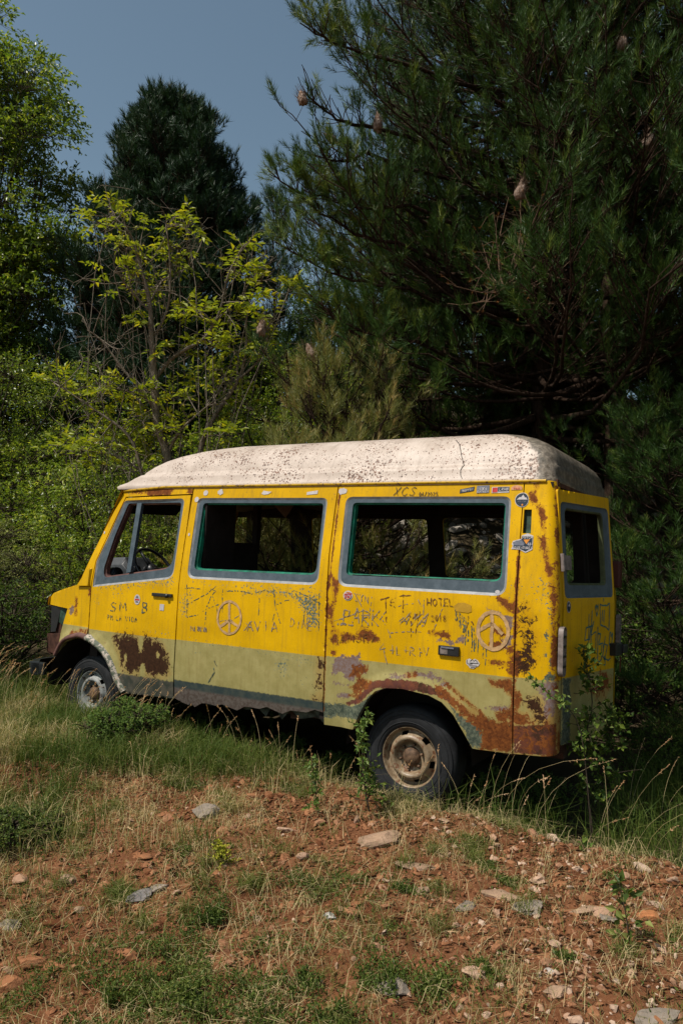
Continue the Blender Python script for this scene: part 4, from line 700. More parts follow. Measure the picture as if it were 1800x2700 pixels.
mk('red_lens', [(4.088, y, z) for y, z in ((1.865, .76), (1.93, .76), (1.93, .89), (1.865, .89))], [(0, 1, 2, 3)], plain('red_lens', (.10, .008, .008), .3, .5), L2)
mb = MB().box((3.97, 1.85, 1.44), (4.085, 1.955, 1.66)); bevel(mb.build('marker_lamp', plain('dull_red_plastic', (.08, .02, .015), .5, .3), van), .02)
# ---- wheels
def wheel(cx, cy, cz, near_side, rimm, label):
    w = empty('wheel', (cx, cy, cz), 0, van); w['label'] = label; sg = 1 if near_side else -1
    tp = [(.197, -.02), (.20, .012), (.222, .022), (.262, .030), (.300, .026), (.326, .012), (.338, -.008), (.342, -.03), (.342, -.15), (.334, -.18), (.30, -.20), (.21, -.20)]
    t = MB().lathe(tp, (0, 0, 0), 72)
    if not near_side: t.V = [(x, -y, z) for x, y, z in t.V]
    # tread and sidewall ribs
    o1 = t.build('tyre', M['rubber'], w, True)
    tb = MB()
    for r0 in (.235, .286, .311): tb.tube([((r0) * math.cos(a), (-.030 + (abs(r0 - .27) * .14)) * sg, r0 * math.sin(a)) for a in np.linspace(0, 2 * math.pi, 73)], .0035, 5, False)
    tb.build('sidewall_rib', M['rubber'], o1, True)
    rp = [(.203, .000), (.205, .008), (.199, .012), (.193, .006), (.188, -.012), (.181, -.028), (.170, -.034), (.158, -.022), (.148, .002), (.136, .016), (.122, .018), (.110, .006), (.100, -.020), (.094, -.034), (.070, -.036), (.062, -.034)]
    def skip(i, j): return i in (6, 7) and (j % 24) in (0, 1, 2, 3, 4) 
    rm = MB().lathe(rp, (0, 0, 0), 144, lambda i, j: i in (6, 7) and ((j + 8) % 24) < 7)
    if not near_side: rm.V = [(x, -y, z) for x, y, z in rm.V]
    o2 = rm.build('rim', rimm, w, True)
    hb_ = MB().lathe([(.064, -.034), (.058, -.010), (.040, .004), (.018, .010), (.0, .011)], (0, 0, 0), 24)
    for i in range(6):
        a = i * math.pi / 3 + .3; hb_.tube([(.080 * math.cos(a), .036, .080 * math.sin(a)), (.080 * math.cos(a), .008, .080 * math.sin(a))], .0095, 6)
    if not near_side: hb_.V = [(x, -y, z) for x, y, z in hb_.V]
    hb_.build('hub', M['hub'], w, True)
    bk = MB().lathe([(.0, -.075), (.19, -.075)], (0, 0, 0), 24); bk.V = [(x, y * sg, z) for x, y, z in bk.V]; bk.build('brake_drum', M['inner'], w)
    return w
wheel(3.055, .125, .27, True, M['rim'], 'rear wheel with tan rusty steel rim'); w1 = wheel(-.02, .15, .31, True, M['rimgrey'], 'front wheel with dull grey rim'); w1.rotation_euler = (0, 0, R(-4))
wheel(3.055, WID - .12, .27, False, M['rim'], 'far rear wheel'); wheel(-.02, WID - .14, .31, False, M['rimgrey'], 'far front wheel')
# ---- cab interior
db = MB(); ys = np.linspace(.14, WID - .14, 14)
V = []
for y in ys:
    b = .03 * math.exp(-((y - .55) / .28) ** 2); V += [(-.30, y, 1.16), (-.28, y, 1.33 + b), (-.10, y, 1.40 + b * 2.2), (.02, y, 1.37 + b * 1.6), (.10, y, 1.27), (.10, y, 1.10), (-.2, y, .8)]
db.add(V, [(7 * i + a, 7 * i + 7 + a, 7 * i + 8 + a, 7 * i + 1 + a) for i in range(13) for a in range(6)]); db.build('dashboard', M['dash'], van, True)
bn = MB()
V = []
for i, y in enumerate((.36, .40, .70, .76)):
    h = .07 if i in (1, 2) else .0; V += [(-.16, y, 1.38), (-.14, y, 1.44 + h), (.02, y, 1.45 + h), (.10, y, 1.40), (.10, y, 1.28)]
bn.add(V, [(5 * i + a, 5 * i + 5 + a, 5 * i + 6 + a, 5 * i + 1 + a) for i in range(3) for a in range(4)] + [(0, 1, 2, 3, 4), (15, 19, 18, 17, 16)]); bevel(bn.build('instrument_binnacle', M['dash'], van), .012)
gp_ = MB()
for y, r in ((.47, .05), (.60, .05)): gp_.tube([(.098, y, 1.40), (.108, y, 1.40)], r, 16)
gp_.tube([(.02, .24, 1.36), (.11, .22, 1.36)], [.065, .07], 18); gp_.tube([(.11, .22, 1.36), (.12, .22, 1.36)], [.045, .04], 14); gp_.build('gauge', M['black'], van, True)
sw = empty('steering_wheel', (.24, .55, 1.43), 0, van); sw.rotation_euler = (0, R(52), 0)
t = MB(); t.tube([(.215 * math.cos(a), .215 * math.sin(a), 0) for a in np.linspace(0, 2 * math.pi, 49)], .014, 8, False); t.build('steering_rim', M['black'], sw, True)
t = MB()
for a in (R(200), R(-20), R(90)): t.tube([(0, 0, -.02), (.10 * math.cos(a), .10 * math.sin(a), -.015), (.205 * math.cos(a), .205 * math.sin(a), 0)], [.022, .016, .011], 6)
t.tube([(0, 0, .0), (0, 0, -.05)], [.055, .05], 16); t.tube([(0, 0, -.04), (0, 0, -.40)], .03, 8); t.build('steering_spokes', M['black'], sw, True)
lv = MB(); lv.tube([(.12, .42, 1.36), (.16, .34, 1.42), (.19, .30, 1.43)], [.008, .008, .012], 6); lv.build('indicator_stalk', M['silver'], van, True)
def seat(y, x=.86):
    s = empty('seat', (x, y, .56), 0, van)
    a = MB(); a.box((-.26, -.24, .14), (.24, .24, .28)); bevel(a.build('seat_cushion', M['inner'], s), .04)
    a = MB(); a.add([(.16, -.23, .26), (.16, .23, .26), (.28, .23, .26), (.28, -.23, .26), (.28, -.22, .90), (.28, .22, .90), (.37, .22, .88), (.37, -.22, .88)], [(0, 1, 5, 4), (1, 2, 6, 5), (2, 3, 7, 6), (3, 0, 4, 7), (4, 5, 6, 7), (3, 2, 1, 0)]); bevel(a.build('seat_back', M['inner'], s), .04)
    a = MB(); a.box((-.2, -.2, .0), (.2, .2, .14)); a.build('seat_base', M['inner'], s)
seat(1.45)
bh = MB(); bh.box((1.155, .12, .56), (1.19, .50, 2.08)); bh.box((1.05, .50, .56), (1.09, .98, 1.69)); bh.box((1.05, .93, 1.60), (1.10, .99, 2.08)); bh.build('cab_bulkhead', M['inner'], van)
hl = MB(); V = []
for i in range(9):
    for j in range(11):
        x = .40 + i * .16; y = .3 + j * .135; V.append((x, y, 2.06 - .05 * math.sin(i * .9 + j * .5) * math.sin(j * .6)))
hl.add(V, [(11 * i + j, 11 * i + j + 1, 11 * i + j + 12, 11 * i + j + 11) for i in range(8) for j in range(10)]); hl.add([(1.28, .9, 2.05), (1.42, 1.05, 2.06), (1.36, 1.0, 1.93)], [(0, 1, 2)]); hl.build('torn_headliner', plain('torn_cloth', (.16, .13, .10), .9, .1, .4, 6), van, True)
sv = MB(); sv.add([(.30, .22, 2.04), (.36, .80, 2.04), (.24, .80, 1.93), (.20, .24, 1.91)], [(0, 1, 2, 3)]); sv.build('sun_visor', M['inner'], van)
# ---- door handles
def recess_handle(x0, x1, z0, z1, parent):
    a = MB(); a.add([near(x, z, o) for o in (.004, -.018) for x, z in ((x0, z0), (x1, z0), (x1, z1), (x0, z1))], [(4, 5, 6, 7), (0, 1, 5, 4), (1, 2, 6, 5), (2, 3, 7, 6), (3, 0, 4, 7)]); o = bevel(a.build('door_handle', M['black'], parent), .006)
    return o
h1 = recess_handle(.77, .985, 1.218, 1.245, o_d); b = MB().tube([near(.935, 1.228, -.014), near(.935, 1.228, -.028)], .016, 12); b.build('key_lock', M['black'], h1, True)
h2 = recess_handle(3.29, 3.432, .988, 1.05, van)
a = MB().add([near(x, z, -.0185) for x, z in ((3.305, .998), (3.355, .998), (3.355, 1.035), (3.305, 1.035))], [(0, 1, 2, 3)]); a.build('handle_grip', M['silver'], h2)
a = MB().add([near(x, z, o) for o in (-.017, -.024) for x, z in ((3.31, 1.036), (3.40, 1.034), (3.40, 1.043), (3.31, 1.045))], [(4, 5, 6, 7), (0, 1, 5, 4), (1, 2, 6, 5), (2, 3, 7, 6), (3, 0, 4, 7)]); a.build('handle_flap', M['grey_st'], h2)
# ---- scratches, marker writing, stickers
def ribbon(mb, pts, w, mapf=near, off=-.0015, rag=.35, gap=0):
    P = []
    for i in range(len(pts) - 1):
        a = np.array(pts[i]); b_ = np.array(pts[i + 1]); n = max(1, int(np.hypot(*(b_ - a)) / .012))
        for j in range(n): P.append(a + (b_ - a) * j / n)
    P.append(np.array(pts[-1])); V = []
    for i, p in enumerate(P):
        t = P[min(i + 1, len(P) - 1)] - P[max(i - 1, 0)]; t = t / (np.hypot(*t) + 1e-9); nn = np.array([-t[1], t[0]]); ww = w / 2 * (1 + rag * (rnd.random() * 2 - 1)); j = nn * (rnd.random() - .5) * w * rag
        V += [mapf(*(p + nn * ww + j), off), mapf(*(p - nn * ww + j), off)]
    mb.add(V, [(2 * i, 2 * i + 2, 2 * i + 3, 2 * i + 1) for i in range(len(P) - 1) if rnd.random() > gap])
def fl_off(x, z):   # follow the swollen arch
    return 0
KM = {'g': (M['scr_g'], .0052), 's': (M['scr_s'], .0045), 'S': (M['scr_s'], .010), 'r': (M['scr_r'], .0055), 'k': (M['scr_g'], .006), 'w': (M['scr_w'], .022), 'W': (M['scr_w'], .02), 'K': (M['ink'], .0055)}
FONT = {'A': [[(0, 0), (.5, 1), (1, 0)], [(.2, .4), (.8, .4)]], 'B': [[(0, 0), (0, 1), (.7, .9), (.7, .6), (0, .52), (.8, .4), (.8, .1), (0, 0)]], 'C': [[(.95, .85), (.6, 1), (.15, .8), (0, .4), (.25, .05), (.7, 0), (1, .2)]], 'D': [[(0, 0), (0, 1), (.7, .8), (.9, .45), (.6, .1), (0, 0)]],
 'E': [[(.9, 1), (0, 1), (0, 0), (.9, 0)], [(0, .5), (.7, .5)]], 'H': [[(0, 0), (0, 1)], [(1, 0), (1, 1)], [(0, .5), (1, .5)]], 'I': [[(.5, 0), (.5, 1)]], 'J': [[(.9, 1), (.8, .1), (.4, 0), (0, .2)]], 'K': [[(0, 0), (0, 1)], [(.9, 1), (0, .45), (.9, 0)]], 'L': [[(0, 1), (0, 0), (.9, 0)]],
 'M': [[(0, 0), (.1, 1), (.5, .4), (.9, 1), (1, 0)]], 'N': [[(0, 0), (.05, 1), (.95, 0), (1, 1)]], 'O': [[(.5, 1), (.05, .7), (.05, .3), (.5, 0), (.95, .3), (.95, .7), (.5, 1)]], 'P': [[(0, 0), (0, 1), (.8, .9), (.8, .6), (0, .5)]], 'R': [[(0, 0), (0, 1), (.8, .85), (.7, .55), (0, .5), (1, 0)]],
 'S': [[(.95, .85), (.5, 1), (.1, .8), (.4, .55), (.85, .3), (.6, .03), (0, .1)]], 'T': [[(0, 1), (1, 1)], [(.5, 1), (.5, 0)]], 'U': [[(0, 1), (.05, .2), (.5, 0), (.95, .2), (1, 1)]], 'V': [[(0, 1), (.5, 0), (1, 1)]], 'X': [[(0, 0), (1, 1)], [(.1, 1), (.8, 0)]], 'Y': [[(0, 1), (.5, .5), (1, 1)], [(.5, .5), (.4, 0)]],
 'G': [[(.95, .85), (.5, 1), (.05, .6), (.2, .1), (.8, .05), (.95, .45), (.55, .45)]], 'W': [[(0, 1), (.25, 0), (.5, .7), (.75, 0), (1, 1)]], 'F': [[(0, 0), (0, 1), (.9, 1)], [(0, .5), (.7, .5)]],
 '0': [[(.5, 1), (.1, .7), (.1, .3), (.5, 0), (.9, .3), (.9, .7), (.5, 1)]], '1': [[(.3, .8), (.5, 1), (.5, 0)]], '2': [[(.05, .8), (.5, 1), (.85, .75), (.0, .0), (.95, .05)]], '5': [[(.9, 1), (.2, 1), (.1, .55), (.7, .6), (.85, .25), (.4, 0), (.0, .1)]], '6': [[(.8, 1), (.2, .6), (.05, .2), (.5, 0), (.9, .25), (.5, .5), (.1, .3)]],
 '8': [[(.5, .52), (.1, .75), (.5, 1), (.9, .75), (.5, .52), (.05, .25), (.5, 0), (.95, .25), (.5, .52)]], '4': [[(.7, 0), (.7, 1), (0, .35), (.95, .35)]], '/': [[(0, -.1), (.9, 1.1)]], '+': [[(0, .5), (1, .5)], [(.5, 0), (.5, 1)]], ' ': []}
def word(mb, txt, p0, ptop, pend, w, mapf=near, off=-.0015, jit=.06, gap=0):
    p0 = np.array(p0); up = np.array(ptop) - p0; ri = np.array([pend[0] - p0[0], pend[1] - p0[1]]); cw = ri / len(txt)
    for i, ch in enumerate(txt):
        for s in FONT.get(ch, []):
            j = np.array([rnd.uniform(-jit, jit), rnd.uniform(-jit, jit)])
            ribbon(mb, [tuple(p0 + cw * (i + .12 + .72 * (a + j[0])) + up * (b + j[1])) for a, b in s], w, mapf, off, .35 if not gap else .9, gap)
inks = {}
for k, lst in STROKES.items():
    mb = inks.setdefault(k, MB())
    for s in lst: ribbon(mb, s, KM[k][1], off=-.0016 - .0003 * 'gsSrkwWK'.index(k), rag=.15 if k in 'wW' else .9, gap=0 if k in 'wW' else .22)
for txt, (p0, p1, p2), k in TEXTS: t_x = abs(p1[1] - p0[1]); word(inks.setdefault(k, MB()), txt, p0, p1, p2, KM[k][1] * (.8 if t_x < .07 else 1.25), off=-.0030 - .0002 * 'gsSrkwWK'.index(k), jit=.03 if k == 'K' else .08, gap=0 if k == 'K' else .05)
def circle(mb, cx, cz, rx, rz, w, k=40, off=-.004, jag=.0): ribbon(mb, [(cx + rx * math.cos(a), cz + rz * math.sin(a)) for a in np.linspace(0, 2 * math.pi, k)], w, off=off, rag=.15)
circle(inks['W'], 1.567, 1.10, .112, .123, .017); circle(inks['w'], 3.648, 1.172, .098, .115, .024)
NM = {'g': 'grey_scratches', 's': 'pale_scratches', 'S': 'smear', 'r': 'rusty_scratches', 'k': 'dark_scuffs', 'w': 'peace_sign', 'W': 'peace_sign', 'K': 'marker_writing'}
for k, mb in inks.items(): mb.build(NM[k], KM[k][0], van)
# teal scribble on the rear door
tm = MB(); dm2 = lambda u, z, off: dp(u, z, .002)
for s in ([(.56, 1.35), (.60, 1.34), (.68, 1.34), (.725, 1.354), (.72, 1.17), (.66, 1.195), (.575, 1.21), (.56, 1.35)], [(.60, 1.31), (.60, 1.235)], [(.63, 1.31), (.63, 1.225)], [(.48, 1.33), (.50, 1.35), (.505, 1.32), (.53, 1.35), (.525, 1.31), (.51, 1.27), (.48, 1.33)],
          [(.34, 1.20), (.44, 1.21), (.46, 1.24)], [(.34, 1.20), (.32, 1.12), (.40, 1.125), (.41, 1.21)], [(.38, 1.29), (.385, 1.05), (.40, 1.03)], [(.43, 1.31), (.42, 1.07)], [(.46, 1.24), (.42, 1.15), (.50, 1.17), (.50, 1.05), (.43, 1.05)], [(.53, 1.20), (.535, .98), (.56, .965), (.60, .98), (.60, 1.09)],
          [(.53, 1.155), (.58, 1.15), (.55, 1.08), (.62, 1.09), (.64, 1.03)], [(.66, 1.13), (.62, 1.0), (.66, .97), (.70, 1.07), (.64, 1.08)], [(.64, .985), (.72, .965), (.76, .975)], [(.64, .94), (.67, .94), (.65, 1.0)], [(.74, 1.15), (.73, 1.08), (.76, 1.04), (.79, 1.12), (.785, 1.15), (.765, 1.12), (.755, 1.155), (.74, 1.15)], [(.62, 1.39), (.625, 1.365)]):
    ribbon(tm, s, .009, dm2)
tm.build('marker_scribble', M['tealink'], rdoor)
def shape(name, pts, mat, off, parent=van, mapf=near):
    return mk(name, [mapf(x, z, off) for x, z in pts], [tuple(range(len(pts)))], mat, parent)
def ell(cx, cz, rx, rz, n=28): return [(cx + rx * math.cos(a), cz + rz * math.sin(a)) for a in np.linspace(0, 2 * math.pi, n, endpoint=False)]
def stext(o, txt, p0, ptop, pend, mat, w, mapf=near, off=-.0055): mb = MB(); word(mb, txt, p0, ptop, pend, w, mapf, off, .0); mb.build('lettering', mat, o)
s = shape('sticker', [(3.845, 1.79), (3.800, 1.775), (3.80, 1.755), (3.745, 1.74), (3.738, 1.72), (3.745, 1.708), (3.737, 1.688), (3.79, 1.686), (3.835, 1.667), (3.885, 1.688), (3.888, 1.775)][::-1], M['white_st'], -.003); s['label'] = 'white edged badge sticker reading DUTCH 4X4 ADVENTURES'
shape('badge_shape', [(3.80, 1.772), (3.882, 1.770), (3.882, 1.70), (3.835, 1.675), (3.79, 1.692), (3.748, 1.696), (3.75, 1.712), (3.745, 1.73), (3.80, 1.75)][::-1], M['navy'], -.004, s)
shape('badge_sun', [(3.815, 1.750), (3.865, 1.752), (3.838, 1.722)][::-1], M['orange_st'], -.0046, s); shape('badge_vehicle', [(3.748, 1.725), (3.765, 1.742), (3.805, 1.745), (3.825, 1.725), (3.82, 1.712), (3.75, 1.712)][::-1], M['grey_st'], -.0048, s)
stext(s, 'DUTCH', (3.80, 1.757), (3.80, 1.772), (3.886, 1.757), M['white_st'], .0035); stext(s, '4X4', (3.845, 1.714), (3.845, 1.732), (3.888, 1.714), M['white_st'], .0035); stext(s, 'ADVENTURES', (3.742, 1.690), (3.742, 1.706), (3.886, 1.690), M['white_st'], .0030)
s = shape('sticker', ell(3.787, 2.004, .051, .047), M['white_st'], -.003); s['label'] = 'round navy sticker with a white mountain'; shape('badge_disc', ell(3.787, 2.004, .047, .043), M['navy'], -.004, s)
shape('mountain', [(3.748, 2.006), (3.768, 2.024), (3.774, 2.020), (3.789, 2.038), (3.806, 2.018), (3.812, 2.022), (3.829, 2.006)][::-1], M['white_st'], -.005, s); shape('campfire', ell(3.787, 1.972, .006, .007, 8), M['orange_st'], -.005, s); stext(s, 'AVENTURE', (3.757, 1.989), (3.757, 1.999), (3.82, 1.989), M['grey_st'], .002)
s = shape('sticker', [(3.357, 2.050), (3.455, 2.066), (3.458, 2.095), (3.359, 2.077)], M['navy'], -.003); s['label'] = 'tilted dark teal strip sticker'; stext(s, 'TREFFEN', (3.368, 2.058), (3.368, 2.072), (3.450, 2.072), M['white_st'], .003)
s = shape('sticker', [(3.475, 2.050), (3.560, 2.052), (3.560, 2.102), (3.475, 2.100)], M['grey_st'], -.003); s['label'] = 'grey square sticker reading 4X4 EXTREM'; stext(s, '4X4', (3.49, 2.070), (3.49, 2.088), (3.548, 2.070), M['white_st'], .004); stext(s, 'EXTREM', (3.48, 2.054), (3.48, 2.066), (3.557, 2.054), M['white_st'], .0025)
s = shape('sticker', [(3.577, 2.050), (3.694, 2.053), (3.694, 2.092), (3.577, 2.090)], M['white_st'], -.003); s['label'] = 'white and navy strip sticker reading LRWB'; shape('navy_field', [(3.618, 2.060), (3.692, 2.062), (3.692, 2.090), (3.618, 2.089)], M['navy'], -.004, s); shape('red_field', [(3.582, 2.054), (3.616, 2.055), (3.616, 2.087), (3.582, 2.086)], M['red_st'], -.0042, s); stext(s, 'LRWB', (3.625, 2.066), (3.629, 2.084), (3.690, 2.067), M['white_st'], .0035)
s = shape('sticker', [(3.706, 2.069), (3.778, 2.070), (3.778, 2.088), (3.760, 2.098), (3.742, 2.101), (3.722, 2.098), (3.706, 2.087)], M['peach_st'], -.003); s['label'] = 'small arched peach sticker reading TROPHY'; stext(s, 'TRO', (3.72, 2.073), (3.72, 2.083), (3.765, 2.073), M['red_st'], .002)
s = shape('sticker', ell(2.597, 1.329, .037, .034), M['white_st'], -.003); s['label'] = 'round white sticker with red MOTOR SPORT lettering'; mb = MB(); ribbon(mb, [(2.597 + .030 * math.cos(a), 1.329 + .027 * math.sin(a)) for a in np.linspace(-2.6, -.1, 14)], .004, off=-.0045, rag=0); mb.build('blue_arc', M['navy'], s)
for z, sg in ((1.349, 1), (1.308, -1)): shape('orange_bun', [(2.578, z), (2.616, z + .002), (2.608, z + .006 * sg), (2.585, z + .006 * sg)][::sg], M['orange_st'], -.0045, s)
stext(s, 'MOTOR', (2.567, 1.326), (2.567, 1.341), (2.630, 1.336), M['red_st'], .004); stext(s, 'SPORT', (2.569, 1.309), (2.569, 1.323), (2.628, 1.318), M['red_st'], .004)
s = shape('sticker', [(3.478, .972), (3.50, .984), (3.52, .976), (3.535, .986), (3.555, .978), (3.569, .960), (3.562, .944), (3.545, .935), (3.53, .922), (3.505, .924), (3.495, .936), (3.478, .95)][::-1], M['white_st'], -.003); s['label'] = 'cloud shaped white sticker below the rear handle'
mb = MB(); 
for q in ([(3.485, .975), (3.484, .955), (3.50, .948), (3.52, .952)], [(3.505, .968), (3.52, .980), (3.53, .970), (3.54, .979), (3.555, .966)], [(3.50, .956), (3.56, .960)], [(3.50, .940), (3.55, .942)], [(3.51, .930), (3.54, .931)]): ribbon(mb, q, .0035, off=-.0045, rag=.2)
mb.build('line_drawing', M['ink'], s)
s = shape('sticker', ell(.597, 1.178, .034, .042), M['white_st'], -.003); s['label'] = 'oval white sticker on the front door'; shape('red_band', [(.570, 1.170), (.624, 1.172), (.620, 1.184), (.574, 1.183)], M['red_st'], -.0045, s); shape('crown_mark', [(.58, 1.19), (.614, 1.19), (.605, 1.208), (.588, 1.208)], M['grey_st'], -.0045, s); shape('navy_mark', [(.582, 1.155), (.612, 1.155), (.612, 1.163), (.582, 1.163)], M['navy'], -.0045, s)
s = shape('sticker', [(.852, 1.108), (.898, 1.106), (.900, 1.158), (.853, 1.158)], M['white_st'], -.003); s['label'] = 'blank pale square sticker under the door handle'
for cx, cz, rx, rz, lb in ((1.178, 2.072, .024, .022, 'bare round glue patch'), (1.095, 2.018, .022, .022, 'bare round glue patch'), (1.33, 2.078, .026, .022, 'torn white sticker scrap'), (2.455, 2.075, .034, .026, 'torn white sticker scrap')):
    pts = [(cx + rx * math.cos(a) * (1 + (rnd.uniform(-.25, .25) if 'torn' in lb else 0)), cz + rz * math.sin(a) * (1 + (rnd.uniform(-.3, .3) if 'torn' in lb else 0))) for a in np.linspace(0, 2 * math.pi, 20, endpoint=False)]
    s = shape('sticker', pts, M['white_st'], -.003); s['label'] = lb
s = shape('sticker', [(1.735, 2.060), (1.76, 2.052), (1.80, 2.056), (1.83, 2.075), (1.78, 2.080), (1.75, 2.086)], M['white_st'], -.003); s = shape('sticker', [(2.15, 2.048), (2.245, 2.055), (2.245, 2.082), (2.15, 2.070)], M['white_st'], -.003)
for cx, cz, n_ in ((1.075, 1.73, 'rivet'), (.07, 1.73, 'rivet')): shape('rivet', ell(cx, cz, .010, .013, 12), M['white_st'], -.003)
s = shape('sticker', [(2.93 + .55, 1.27), (3.40, 1.275), (3.38, 1.305), (3.41, 1.33), (3.45, 1.335), (3.50, 1.32), (3.505, 1.28)][::-1], plain('faded_tape', (.42, .24, .02), .6, .2, .1, 20), -.0028)
s['label'] = 'tan tape patch under the rear side window'
s = shape('sticker', ell(.068, 1.341, .028, .036), M['white_st'], .003, rdoor, lambda u, z, off: dp(u, z, off)); shape('badge_disc', ell(.068, 1.341, .024, .031), M['navy'], .004, s, lambda u, z, off: dp(u, z, off)); shape('mountain', [(.052, 1.345), (.068, 1.365), (.084, 1.345)], M['white_st'], .005, s, lambda u, z, off: dp(u, z, off))
s = shape('leaf_mark', ell(3.665, 1.415, .016, .012, 10), M['white_st'], .006)
# ------------------------------------------------ plants
def nrm(a): return a / (np.linalg.norm(a, axis=-1, keepdims=True) + 1e-9)
def frames(D, up, r, jit=.5):
    """columns x, y=D, z~up"""
    y = nrm(D); z = up + r.normal(0, jit, D.shape); z = nrm(z - (z * y).sum(-1, keepdims=True) * y); x = np.cross(y, z); return np.stack([x, y, z], -1)
def leafmesh(name, P, D, S, mat, parent, seed=0, wid=.5, jit=.55, v=None, fold=.12, bend=.15):
    r = np.random.default_rng(seed); N = len(P); T = np.array([(0, 0, 0), (-wid / 2, .42, fold), (0, 1, -bend), (wid / 2, .42, fold)]); Fm = frames(D, np.tile([-.36, -.52, .76], (N, 1)), r, jit)
    V = np.einsum('nij,vj->nvi', Fm, T) * S[:, None, None] + P[:, None, :]; F = (np.array([[0, 3, 2], [0, 2, 1]])[None] + (np.arange(N) * 4)[:, None, None]).reshape(-1, 3)
    return mk(name, V.reshape(-1, 3), F, mat, parent, False, {'v': np.repeat(r.random(N) if v is None else v, 4)})
def tubes(name, lst, mat, parent, k=4):
    """lst of (points (n,3), r0, r1)"""
    V = []; F = []; off = 0
    for pts, r0, r1 in lst:
        P = np.asarray(pts, float); n = len(P); t = nrm(np.gradient(P, axis=0)); a = np.array([.3, .2, .93]) if abs(t[0][2]) < .9 else np.array([1., 0, .1]); u = nrm(np.cross(t, a)); w = np.cross(t, u); rr = np.linspace(r0, r1, n)[:, None, None]
        ang = np.arange(k) * 2 * np.pi / k; ring_ = u[:, None, :] * np.cos(ang)[None, :, None] + w[:, None, :] * np.sin(ang)[None, :, None]; V.append((P[:, None, :] + ring_ * rr).reshape(-1, 3))
        i = np.arange(n - 1)[:, None] * k; j = np.arange(k)[None]; a_ = i + j; b_ = i + (j + 1) % k; F.append(np.stack([a_, b_, b_ + k, a_ + k], -1).reshape(-1, 4) + off); off += n * k
    return mk(name, np.concatenate(V), np.concatenate(F), mat, parent, True)
def curve(a, b, r, bend=.15, n=6, sag=0):
    a = np.asarray(a, float); b = np.asarray(b, float); t = np.linspace(0, 1, n)[:, None]; L = np.linalg.norm(b - a); o = r.normal(0, bend, 3) * L
    return a + (b - a) * t + o * (t * (1 - t)) + np.array([0, 0, -sag * L]) * (t * (1 - t)) * 4 + r.normal(0, .012 * L, (n, 3)) * (t * (1 - t)) * 4
def bark(name, a, b, sc=9):
    m = NT(name, .95, .05); o = m.obj(); mp = m.n('Mapping', Scale=(3, 3, .8)); m.t.links.new(o, mp.inputs[0]); n = m.noise(sc, 6, .7, mp.outputs[0]); m.col(m.mix(m.step(n, .35, .65), a, b)); m.bump(n, .9, .03); return m.m
M['pinebark'] = bark('pine_bark', (.020, .013, .009), (.065, .042, .03)); M['greybark'] = bark('grey_bark', (.13, .105, .08), (.27, .23, .18), 14); M['darkbark'] = bark('dark_bark', (.035, .028, .02), (.09, .07, .05), 12); M['deadtwig'] = bark('dead_twig', (.10, .06, .04), (.22, .15, .10), 20)
M['needle'] = attr_mat('pine_needles', (.012, .032, .007), (.045, .095, .018), (.22, .27, .045), .45, .2, trans=.12); M['needle_far'] = attr_mat('blue_green_needles', (.012, .036, .014), (.026, .064, .024), (.07, .115, .04), .5, .35, trans=.1)
M['needle_dry'] = attr_mat('yellowing_needles', (.09, .125, .03), (.20, .21, .05), (.44, .28, .10), .5, .4, trans=.15); M['brownbud'] = attr_mat('brown_buds', (.16, .07, .02), (.26, .12, .04), None, .8, .1)
M['leaf_tree'] = attr_mat('tree_leaves', (.075, .13, .014), (.14, .20, .02), (.38, .40, .05), .36, .55, trans=.48); M['leaf_ash'] = attr_mat('lime_leaves', (.17, .22, .013), (.31, .35, .018), (.50, .43, .022), .45, .4, trans=.38)
M['leaf_bush'] = attr_mat('bush_leaves', (.10, .165, .016), (.19, .26, .026), (.48, .48, .08), .36, .55, trans=.5); M['leaf_sage'] = attr_mat('sage_leaves', (.13, .16, .04), (.24, .26, .08), (.50, .48, .20), .5, .3, trans=.25); M['leaf_dark'] = attr_mat('dark_leaves', (.03, .06, .010), (.065, .11, .016), (.15, .20, .03), .5, .2, trans=.3)
def needles(name, P, D, L, mat, parent, seed, n=42, nl=.11, w=.0032, spread=(.35, 1.0), vb=.4, axis=.16):
    r = np.random.default_rng(seed); N = len(P); nv = 6; VV = []; FF = []; AV = []; off = 0
    for k in range(nv):
        sel = np.arange(k, N, nv); M_ = len(sel)
        if not M_: continue
        z = r.uniform(0, axis, n); th = r.uniform(*spread, n) * (1.1 - .5 * z / axis); ph = r.uniform(0, 2 * np.pi, n); d = np.stack([np.sin(th) * np.cos(ph), np.cos(th), np.sin(th) * np.sin(ph)], 1)
        b = np.stack([0 * z, z, 0 * z], 1); ln = nl * r.uniform(.75, 1.15, n)[:, None]; sd = nrm(np.cross(d, r.normal(size=(n, 3)))) * w / 2; T = np.stack([b - sd, b + sd, b + d * ln], 1).reshape(-1, 3)
        Fm = frames(D[sel], np.tile([0, 0, 1.], (M_, 1)), r, .6); W = np.einsum('nij,vj->nvi', Fm, T) * L[sel][:, None, None] + P[sel][:, None, :]
        VV.append(W.reshape(-1, 3)); FF.append(np.arange(M_ * n * 3).reshape(-1, 3) + off); off += M_ * n * 3
        AV.append(np.repeat(np.clip(vb + r.normal(0, .16, M_)[:, None] + r.normal(0, .1, n)[None], 0, 1).reshape(-1), 3))
    return mk(name, np.concatenate(VV), np.concatenate(FF), mat, parent, False, {'v': np.concatenate(AV)})
